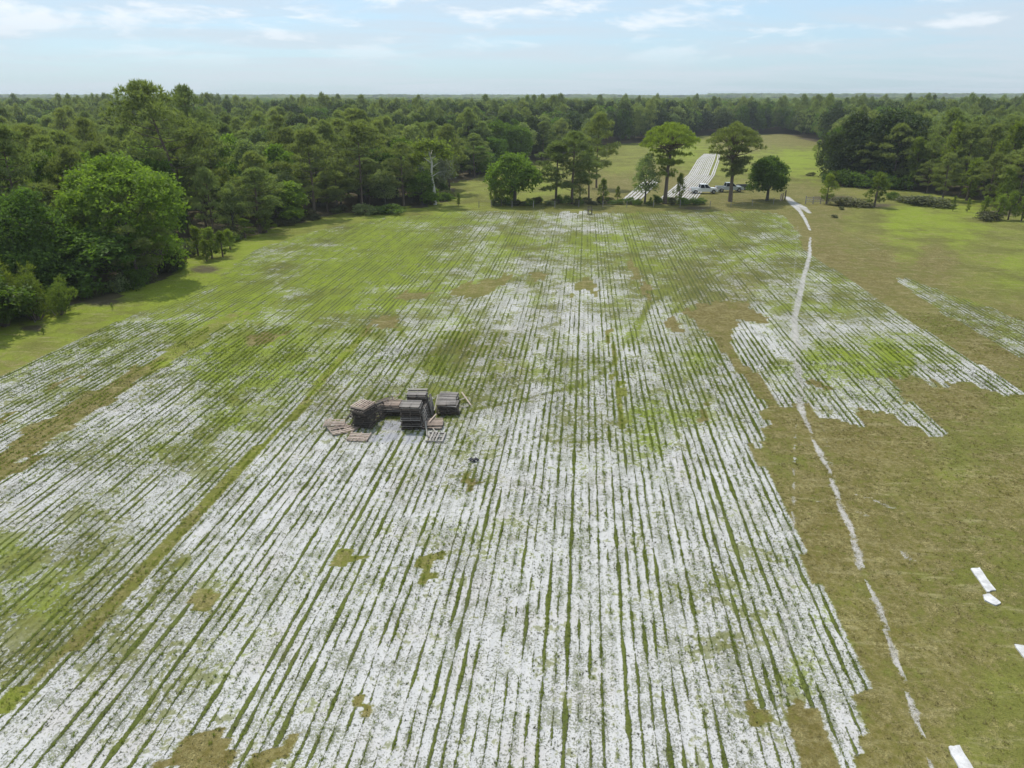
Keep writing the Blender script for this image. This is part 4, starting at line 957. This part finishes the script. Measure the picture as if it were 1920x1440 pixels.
# ------------------------------------------------------------------ grass tufts and weeds, real blades
def tuft(name, n, hh, rad, mat, wid=.10):
    a = RS.rand(n)*6.28; r_ = np.sqrt(RS.rand(n))*rad
    c = np.stack([np.cos(a)*r_, np.sin(a)*r_, r_*0], 1); d = np.stack([np.cos(a)*.6, np.sin(a)*.6, r_*0+.8], 1)
    return bpy.data.objects.new(name, needles(name, c, d, hh*(.6+.8*RS.rand(n)), RS.rand(n)*.8, mat, 2, wid, .5))
sub = np.where((V > 14) & (V < 62) & (np.abs(X) < .74*Y+3) & (PX > -60) & (PX < 1980))[0]
cols_ = None
def ridge_pts(n, vmax):
    u_ = RS.uniform(-50, 45, n); p_ = RS.rand(n); v_ = np.sqrt(p_*(vmax**2-14**2)+14**2)
    return u_, v_
def field_state(u_, v_):
    x_, y_ = to_xy(u_, v_); r_ = np.floor((u_+.15)/PERIOD); b_ = np.floor(r_/3.0+_h(r_, r_*0, 4)*1.2)
    j_ = (_h(r_, r_*0, 9)-.5)*.8+(_h(b_, b_*0, 12)-.5)*2.0
    xr, yr = to_xy((r_+.35)*PERIOD, v_+j_*np.clip(v_/45, .3, 1.6)); a_, c_ = proj(xr, yr)
    return x_, y_, inpoly(a_, c_, FIELD)
u_, v_ = ridge_pts(150000, 60)
u_ = np.round(u_/PERIOD)*PERIOD
x_, y_, inr = field_state(u_+.12, v_)
hwn = vnoise(np.round(u_/PERIOD)*7.31, v_*.42, 3)
x_, y_ = to_xy(u_+RS.normal(size=len(u_))*.035-.0, v_)
px_, py_ = proj(x_, y_); k = inr & (hwn > .44) & (px_ > -30) & (px_ < 1950) & (py_ < 1480)
x_, y_ = x_[k], y_[k]
zz_ = .02+(fbm(x_*.35, y_*.35, 77)-.5)*.10*np.clip(y_/40, 0, 1)
scatter('ridge_grass', np.stack([x_, y_, zz_], 1), .7+.7*RS.rand(len(x_)), .6+.7*RS.rand(len(x_)), RS.rand(len(x_))*6.28, [tuft('ridge_tuft', 9, .11, .05, M_grass), tuft('ridge_tuft', 7, .09, .05, M_grass), tuft('ridge_tuft', 10, .08, .06, M_grass)], label='green grass left standing in ribbons between the sand rows', cat='grass')
u_, v_ = ridge_pts(90000, 55); x_, y_, inr = field_state(u_, v_)
px_, py_ = proj(x_, y_); k = inr & (px_ > -30) & (px_ < 1950) & (py_ < 1480) & (vnoise(x_*.7, y_*.7, 8)+RS.rand(len(x_))*.5 > .62)
x_, y_ = x_[k], y_[k]; zz_ = (fbm(x_*.35, y_*.35, 77)-.5)*.10*np.clip(y_/40, 0, 1)
scatter('sand_weeds', np.stack([x_, y_, zz_], 1), .4+1.0*RS.rand(len(x_))**2, .4+.8*RS.rand(len(x_)), RS.rand(len(x_))*6.28, [tuft('weed', 6, .07, .035, M_weed, .25), tuft('weed', 5, .09, .03, M_weed, .2)], label='small dark weeds sprouting on the bare sand', cat='weeds')
u_, v_ = RS.uniform(0, 60, 60000), np.sqrt(RS.rand(60000)*(70**2-14**2)+14**2); x_, y_, inr = field_state(u_, v_)
px_, py_ = proj(x_, y_); k = (~inr) & (px_ > 1300) & (px_ < 1950) & (py_ < 1480) & (vnoise(x_*.5, y_*.5, 18)+RS.rand(len(x_))*.6 > .6)
x_, y_ = x_[k], y_[k]; zz_ = (fbm(x_*.35, y_*.35, 77)-.5)*.10*np.clip(y_/40, 0, 1)
M_dry = leafmat('dry_grass', (.10, .085, .035), (.25, .21, .10), .3)
scatter('dry_grass', np.stack([x_, y_, zz_], 1), .6+1.0*RS.rand(len(x_)), .4+.7*RS.rand(len(x_)), RS.rand(len(x_))*6.28, [tuft('dry_tuft', 8, .10, .06, M_dry), tuft('green_tuft', 8, .08, .06, M_grass)], label='dry olive grass tufts right of the sand rows', cat='grass')

# ------------------------------------------------------------------ pallets
def woodmat(name, a, b):
    m, N = newmat(name); c = N.coord('Object'); oi = N.n.new('ShaderNodeObjectInfo').outputs['Random']
    n = N.noise(N.vadd(N.vmul(c, (3, 3, 3)), N.xyz(N.mul(oi, 30), 0, 0)), 2.0, 4, .7)
    f = N.add(N.mul(n, .6), N.mul(oi, .55))
    finish(N, N.mix(f, a, b), .85, n, .01, .15); return m
M_grey = woodmat('weathered_grey_wood', (.11, .098, .088), (.45, .41, .375))
M_brownw = woodmat('weathered_brown_wood', (.16, .115, .09), (.60, .49, .41))
M_dark = woodmat('dark_and_shade_wood', (.038, .031, .026), (.16, .135, .115))  # plain dark wood, also shade painted into the pallet stacks
PW, PD, PH = 1.22, 1.02, .125
m_board = MB().box((0, 0, 0), (PW, .078, .020)).mesh('board')
m_wide = MB().box((0, 0, 0), (PW, .095, .020)).mesh('board')
m_str = MB().box((0, 0, 0), (.04, PD, .088)).mesh('stringer')
def pallet(loc, rz, mat, label, group, rx=0.0, ry=0.0, turn=False, missing=(), under=False):
    r = empty('wooden_pallet', loc, 0, label, 'pallet', group)
    r.rotation_euler = (rx, ry, rz + (math.pi/2 if turn else 0))
    def put(nm, me, l):
        o = bpy.data.objects.new(nm, me); C.objects.link(o); o.parent = r; o.location = l
        o.rotation_euler = (0, 0, random.gauss(0, .006))
        o.material_slots[0].link = 'OBJECT'; o.material_slots[0].material = M_dark if (under and nm != 'deck_board') else mat  # parts under the deck darkened in colour, as shade seen through the gaps
    for i, y in enumerate(np.linspace(-PD/2+.05, PD/2-.05, 6)):
        if i in missing: continue
        put('deck_board', m_board if i % 3 else m_wide, (random.uniform(-.01, .01), y, PH-.009))
    for x in (-PW/2+.03, 0, PW/2-.03): put('stringer', m_str, (x, 0, .062))
    for y in (-PD/2+.06, 0, PD/2-.06): put('bottom_board', m_board, (0, y, .009))
    return r
for me in (m_board, m_wide, m_str): me.materials.append(M_grey)
ORD = ['topmost', 'second', 'third', 'fourth', 'fifth', 'sixth', 'seventh', 'eighth', 'ninth', 'tenth', 'eleventh', 'twelfth', 'thirteenth', 'fourteenth', 'fifteenth']
def gz(x, y): return float((fbm(np.array([x*.35]), np.array([y*.35]), 77)[0]-.5)*.10*min(1, (x*sa+y*ca)/40))
def stack(px, py, n, mat, where, group, jitter=.03, rz=0.0, topmat=None, turn_top=False, tilt_top=0, dark=0):
    b = G(px, py); z = gz(b.x, b.y+.5)+.02
    for i in range(n):
        k = n-1-i
        mt = topmat if (topmat and k < 3) else (mat if k < 2 or not dark or random.random() < .12 else M_dark)  # most lower pallets get the dark wood, painting shade on the stack sides
        drift = .012*i
        rr = rz+random.gauss(0, jitter)-(.30 if (turn_top and k < 4) else 0)
        lab = ('topmost pallet of ' if k == 0 else ('bottom pallet of ' if i == 0 else ORD[k]+' pallet from the top of '))+where
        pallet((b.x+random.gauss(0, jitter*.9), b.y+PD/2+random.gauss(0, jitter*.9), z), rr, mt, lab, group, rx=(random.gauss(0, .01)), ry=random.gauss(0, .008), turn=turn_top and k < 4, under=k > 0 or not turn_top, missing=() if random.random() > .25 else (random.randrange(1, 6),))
        z += PH+.003
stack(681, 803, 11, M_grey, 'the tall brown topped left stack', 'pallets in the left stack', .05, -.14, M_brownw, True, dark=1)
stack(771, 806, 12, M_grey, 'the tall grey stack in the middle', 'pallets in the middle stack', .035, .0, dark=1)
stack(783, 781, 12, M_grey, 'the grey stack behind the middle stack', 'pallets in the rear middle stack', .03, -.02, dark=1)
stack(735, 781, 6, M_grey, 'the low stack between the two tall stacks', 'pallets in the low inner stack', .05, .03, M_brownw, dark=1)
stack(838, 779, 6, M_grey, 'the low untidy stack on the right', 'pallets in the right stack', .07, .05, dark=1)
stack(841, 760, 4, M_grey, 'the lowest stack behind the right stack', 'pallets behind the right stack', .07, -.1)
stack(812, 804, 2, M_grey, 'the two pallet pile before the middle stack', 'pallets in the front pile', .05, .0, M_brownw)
GP = 'single pallets lying or leaning by the stacks'
b = G(816, 829); pallet((b.x, b.y+.5, gz(b.x, b.y)+.02), -.10, M_grey, 'flat grey pallet lying on the sand in front, boards running away', GP, turn=True, missing=(1, 5))
b = G(634, 813); pallet((b.x, b.y+.4, gz(b.x, b.y)+.06), .55, M_brownw, 'broken brown pallet lying flat furthest left', GP, rx=.06, ry=.05, missing=(2,))
b = G(624, 806); pallet((b.x, b.y+.6, gz(b.x, b.y)+.16), .15, M_brownw, 'brown pallet lying tilted across the broken left one', GP, rx=-.09, ry=.10, missing=(4,))
b = G(652, 806); pallet((b.x-.1, b.y+.1, gz(b.x, b.y)+.03), -.4, M_brownw, 'brown pallet fragment between the broken pallet and left stack', GP, ry=.05, missing=(0, 1, 5, 6))
b = G(671, 827); pallet((b.x, b.y+.45, gz(b.x, b.y)+.04), -.12, M_brownw, 'brown pallet lying flat in straw before the left stack', GP, rx=.04, missing=(5,))
for i, (px, py, an) in enumerate([(717, 789, 1.15), (722, 783, 1.3), (728, 778, 1.22)]):
    b = G(px, py); pallet((b.x-.30+.05*i, b.y+.35+.05*i, gz(b.x, b.y)+.46), .95-.10*i, M_brownw if i else M_dark, ['dark pallet leaning upright beside the left stack', 'middle brown pallet leaning upright beside the left stack', 'rearmost brown pallet leaning upright, highest of the leaning ones'][i], GP, rx=an)
for i, (px, py) in enumerate([(798, 801), (803, 790), (809, 780)]):
    b = G(px, py); pallet((b.x-.12, b.y+.7, gz(b.x, b.y)+.52), 1.5+.06*i, M_grey if i != 1 else M_dark, ['grey pallet standing on edge against the middle stack', 'dark pallet standing on edge between middle and rear stack', 'grey pallet standing on edge against the rear middle stack'][i], GP, rx=1.38)
def plank(a, za, b, zb, w, label, mat=None, t=.03):
    p, q = G(*a), G(*b); p.z, q.z = za, zb; d = q-p; L = d.length; mid = (p+q)/2
    o = obj('plank', MB().box((0, 0, 0), (L, w, t)).mesh('plank'), mat or M_brownw, loc=mid); o.rotation_euler = d.to_track_quat('X', 'Z').to_euler(); tag(o, label, 'plank', 'loose planks around the pallets'); return o
plank((866, 748), .5, (883, 761), .05, .09, 'long plank leaning down off the right stack')
plank((798, 800), .35, (801, 818), .06, .09, 'pale plank hanging down from the front pile', M_stick)
plank((812, 806), .12, (818, 815), .06, .08, 'short pale plank between front pile and flat pallet', M_stick)
plank((805, 800), .33, (818, 786), .36, .07, 'crooked plank lying diagonally on the front pile')
plank((738, 772), .86, (752, 764), 1.0, .07, 'brown lath lying diagonally on the low inner stack')
plank((815, 783), .5, (822, 762), .85, .07, 'lath leaning on the left side of the right stack', M_stick)
plank((862, 758), .3, (876, 752), .3, .08, 'pale broken slat sticking out right of the right stack', M_stick)
plank((863, 766), .12, (879, 763), .05, .08, 'grey slat on the ground right of the right stack', M_grey)
plank((606, 801), .08, (622, 788), .2, .08, 'slat sticking out of the far left broken pallet')
plank((613, 805), .12, (634, 813), .05, .10, 'pale slat along the front of the far left broken pallet', M_stick)
plank((682, 819), .03, (690, 828), .03, .07, 'dark slat at the right end of the flat brown pallet', M_dark)
plank((661, 774), .1, (648, 788), .03, .06, 'dark slat on the ground left of the left stack', M_dark)
# scrap on the sand
mb = MB(); rs = random.Random(5)
for i in range(9):
    a = rs.uniform(0, 6.28); mb.tube([(0, 0, .02), (math.cos(a)*.12, math.sin(a)*.12, .14), (math.cos(a)*.3, math.sin(a)*.22, .03)], [.06, .07, .03], 5)
M_blk, N = newmat('black_plastic'); finish(N, N.mix(N.noise(N.coord('Object'), 8), (.012, .012, .016), (.05, .05, .06)), .45)
b = G(888, 864); tag(obj('plastic_scrap', mb.mesh('scrap', True), M_blk, loc=(b.x, b.y, .02)), 'crumpled black plastic scrap alone on the white sand', 'scrap')
# small wooden stand in front of the tree row
b = G(1106, 402); r = empty('wooden_stand', (b.x, b.y, 0), .1, 'small dark wooden frame stand at the far field edge', 'stand')
for sx in (-.32, .32):
    for sy in (-.25, .25): obj('leg', MB().box((0, 0, 0), (.08, .08, 1.35 if sy > 0 else .85)).mesh('leg'), M_dark, r, loc=(sx, sy, .675 if sy > 0 else .425))
obj('seat', MB().box((0, 0, 0), (.78, .60, .05)).mesh('seat'), M_dark, r, loc=(0, 0, .86))
obj('back_rail', MB().box((0, 0, 0), (.72, .04, .12)).mesh('rail'), M_dark, r, loc=(0, .31, 1.25))
obj('lower_rail', MB().box((0, 0, 0), (.56, .06, .08)).mesh('rail'), M_dark, r, loc=(0, -.25, .08))

# ------------------------------------------------------------------ fences and posts
a, b = G(1510, 383), G(1552, 381); L = (b-a).length; ang = math.atan2(b.y-a.y, b.x-a.x)
r = empty('rail_fence', a, ang, 'short wooden rail fence beside the young pine right of the track', 'fence')
for i in range(4): obj('post', MB().tube([(0, 0, -.2), (0, 0, 1.55 - (.0 if i == 0 else .25))], [.10, .09], 7).mesh('post'), M_grey, r, loc=(L*i/3, 0, 0))
for z in (.45, .85, 1.2): obj('rail', MB().tube([(-.1, -.1, z+.02), (L*.5, -.1, z-.05), (L+.1, -.1, z+.1)], [.05, .045, .05], 6).mesh('rail'), M_grey, r)
GPOST = 'gate posts where the track leaves the field'
for i, (px, h) in enumerate([(1463.5, 1.35), (1467, 1.45), (1471.5, 1.9)]):
    b = G(px, 376.5-i*.5); tag(obj('gate_post', MB().tube([(0, 0, -.2), (0, 0, h*.6), (.02, 0, h)], [.13, .12, .11], 8).mesh('post'), M_brownw if i < 2 else M_dark, loc=(b.x, b.y, 0)), ['leftmost short brown gate post under the round dark tree', 'middle short brown gate post under the round dark tree', 'tallest dark gate post beside the white track'][i], 'post', GPOST)
fp = [(898, 390), (921, 388), (960, 389), (1000, 389), (1040, 389), (1085, 388), (1130, 389), (1175, 389), (1225, 388), (1275, 388), (1331, 389), (1370, 388), (1410, 386), (1450, 383)]
P0 = G(*fp[0]); r = empty('wire_fence', P0, 0, 'thin wire fence on low posts running under the middle tree row', 'fence')
pm = MB().tube([(0, 0, -.2), (.02, 0, 1.2)], [.06, .05], 6).mesh('post'); pp = [G(*p)-P0 for p in fp]
for p in pp: obj('post', pm, M_grey, r, loc=p)
M_wire, N = newmat('galvanised_wire'); finish(N, (.3, .3, .3), .4, metal=.8)
for z in (.4, .75, 1.1): obj('wire', MB().tube([p+Vector((0, 0, z)) for p in pp], [.008]*len(pp), 3).mesh('wire'), M_wire, r)

# ------------------------------------------------------------------ pickups
def paint(name, c):
    m, N = newmat(name); n = N.noise(N.coord('Object'), 3.0, 3)
    finish(N, N.mix(N.mul(n, .25), c, tuple(x*.7 for x in c)), .28, spec=.5); return m
M_white = paint('white_paint', (.78, .79, .80)); M_silver = paint('silver_grey_paint', (.42, .45, .45)); M_navy = paint('dark_grey_paint', (.06, .065, .08))
M_glass, N = newmat('dark_car_glass'); finish(N, (.018, .022, .028), .06, spec=.6)
M_tyre, N = newmat('tyre_rubber'); finish(N, (.018, .018, .018), .8)
M_rim, N = newmat('alloy_rim'); finish(N, (.35, .35, .36), .35, metal=.8)
M_chrome, N = newmat('bumper_chrome'); finish(N, (.5, .5, .52), .2, metal=1.0)
M_lamp, N = newmat('lamp_glass'); finish(N, (.8, .8, .78), .1)
M_red, N = newmat('tail_lamp'); finish(N, (.45, .02, .02), .2)
def wheel(parent, x, y):
    m = MB(); n = 20
    prof = [(.25, -.13), (.36, -.135), (.395, -.09), (.395, .09), (.36, .135), (.25, .13)]
    vs = []; fs = []
    for i in range(n):
        a = 2*math.pi*i/n
        for rr, yy in prof: vs.append((rr*math.cos(a), yy, rr*math.sin(a)))
    k = len(prof)
    for i in range(n):
        for j in range(k): fs.append((i*k+j, ((i+1) % n)*k+j, ((i+1) % n)*k+(j+1) % k, i*k+(j+1) % k))
    m.poly(vs, fs); ty = obj('wheel', m.mesh('wheel', True), M_tyre, parent, loc=(x, y, .395))
    rm = MB(); rm.tube([(0, -.10, 0), (0, .10, 0)], [.25, .25], 16)
    for i in range(5):
        a = i*2*math.pi/5; rm.box((math.cos(a)*.13, -.115 if y < 0 else .115, math.sin(a)*.13), (.2, .03, .06), Matrix.Rotation(-a, 3, 'Y'))
    obj('rim', rm.mesh('rim'), M_rim, ty)
def arch(cx, r=.47, n=7, z=.42):
    return [(cx+r*math.cos(math.pi*(1-i/n)), z+(r*math.sin(math.pi*i/n))) for i in range(n+1)]
def pickup(loc, rz, mat, label):
    """x forward, origin on the ground at mid length"""
    r = empty('pickup_truck', loc, rz, label, 'pickup')
    W = .95
    prof = [(-2.85, .55), (-2.82, 1.12), (-.95, 1.14), (-.93, 1.14), (1.22, 1.14), (2.3, 1.08), (2.72, .98), (2.85, .72), (2.82, .45)] + list(reversed(arch(1.92))) + list(reversed(arch(-1.78)))
    mb = MB(); mb.prism(prof, -W, -W+.10); mb.prism(prof, W-.10, W)
    # floor, bed walls, bonnet, nose, tail
    mb.box((-.0, 0, .60), (5.4, 1.30, .12)); mb.box((-1.85, 0, .70), (1.9, 1.70, .06))
    mb.box((-2.80, 0, .86), (.07, 1.70, .54)); mb.box((-.90, 0, .92), (.07, 1.70, .48))
    mb.poly([(1.22, -W+.1, 1.15), (1.22, W-.1, 1.15), (2.3, W-.1, 1.11), (2.3, -W+.1, 1.11), (2.72, W-.1, .99), (2.72, -W+.1, .99), (2.83, W-.1, .72), (2.83, -W+.1, .72), (2.80, W-.1, .45), (2.80, -W+.1, .45)], [(0, 3, 2, 1), (3, 5, 4, 2), (5, 7, 6, 4), (7, 9, 8, 6)])
    obj('body', mb.mesh('body'), mat, r)
    # cab: pillars and roof around glass
    cab = MB(); zt, zb = 1.88, 1.14
    base = [(-.93, -.86), (1.30, -.86), (1.30, .86), (-.93, .86)]; top = [(-.78, -.70), (.52, -.70), (.52, .70), (-.78, .70)]
    cab.poly([(x, y, zt-.05) for x, y in top]+[(x*.96, y*.96, zt) for x, y in top], [(4, 5, 6, 7), (0, 1, 5, 4), (1, 2, 6, 5), (2, 3, 7, 6), (3, 0, 4, 7)])
    for (bx, by), (tx, ty) in zip(base, top): cab.tube([(bx, by, zb-.02), (tx, ty, zt-.03)], [.055, .045], 5)
    for s in (-1, 1): cab.tube([(.12, .87*s, zb-.02), (-.08, .705*s, zt-.03)], [.05, .045], 5)
    obj('cab', cab.mesh('cab'), mat, r)
    gl = MB(); gl.poly([(x*.99, y*.985, zb) for x, y in base]+[(x, y*.985, zt-.05) for x, y in top], [(0, 1, 5, 4), (2, 3, 7, 6)])
    obj('side_window', gl.mesh('glass'), M_glass, r)
    gl = MB(); gl.poly([(1.28, -.84, zb), (1.28, .84, zb), (.51, .69, zt-.05), (.51, -.69, zt-.05)], [(0, 1, 2, 3)]); obj('windscreen', gl.mesh('glass'), M_glass, r)
    gl = MB(); gl.poly([(-.92, -.84, zb), (-.92, .84, zb), (-.77, .69, zt-.05), (-.77, -.69, zt-.05)], [(3, 2, 1, 0)]); obj('rear_window', gl.mesh('glass'), M_glass, r)
    obj('bumper', MB().box((0, 0, 0), (.18, 1.86, .2)).mesh('bumper'), M_chrome, r, loc=(2.86, 0, .52)); obj('bumper', MB().box((0, 0, 0), (.18, 1.8, .16)).mesh('bumper'), M_chrome, r, loc=(-2.93, 0, .52))
    for s in (-1, 1):
        obj('headlight', MB().box((0, 0, 0), (.10, .34, .2)).mesh('lamp'), M_lamp, r, loc=(2.80, .72*s, .84)); obj('tail_light', MB().box((0, 0, 0), (.05, .12, .36)).mesh('lamp'), M_red, r, loc=(-2.86, .86*s, .9))
        mr = MB().box((0, 0, 0), (.1, .2, .16)).mesh('mirror'); obj('mirror', mr, M_blk, r, loc=(1.0, 1.02*s, 1.22))
        obj('door_handle', MB().box((0, 0, 0), (.16, .03, .03)).mesh('handle'), M_blk, r, loc=(-.05, .965*s, 1.0))
        for x in (1.92, -1.78): wheel(r, x, .84*s)
    return r
b = G(1322, 364); pickup((b.x-.15, b.y+1.0, .06), 0, M_white, 'white pickup truck parked before the white sand strips')
b = G(1372, 361); pickup((b.x-.3, b.y+1.2, .06), .03, M_silver, 'silver grey pickup behind the drooping pine, right of the white one')
# low dark utility trailer at the right
b = G(1397, 357); r = empty('utility_trailer', (b.x, b.y+1.5, 0), .2, 'low dark trailer half hidden behind the round dark tree', 'trailer')
obj('bed', MB().box((0, 0, .62), (2.6, 1.6, .1)).box((0, .78, .85), (2.6, .05, .4)).box((0, -.78, .85), (2.6, .05, .4)).box((1.28, 0, .85), (.05, 1.6, .4)).box((-1.28, 0, .85), (.05, 1.6, .4)).mesh('bed'), M_navy, r)
obj('tow_bar', MB().tube([(-1.3, -.5, .6), (-2.3, 0, .5), (-1.3, .5, .6)], [.04, .04, .04], 5).mesh('bar'), M_navy, r)
for s in (-1, 1): wheel(r, 0, .92*s)

# ------------------------------------------------------------------ haze
if HAZE:
    hz, N = newmat('thin_air'); o_ = N.n.new('ShaderNodeOutputMaterial'); pv_ = N.n.new('ShaderNodeVolumePrincipled')
    pv_.inputs['Color'].default_value = (.86, .94, 1.0, 1); pv_.inputs['Density'].default_value = HAZE; pv_.inputs['Anisotropy'].default_value = .2
    N.l.new(pv_.outputs[0], o_.inputs['Volume'])
    tag(obj('haze', MB().box((0, 3250, 14), (14000, 7500, 31)).mesh('haze'), hz), 'thin pale air between the camera and the far wood', 'haze', kind='stuff')
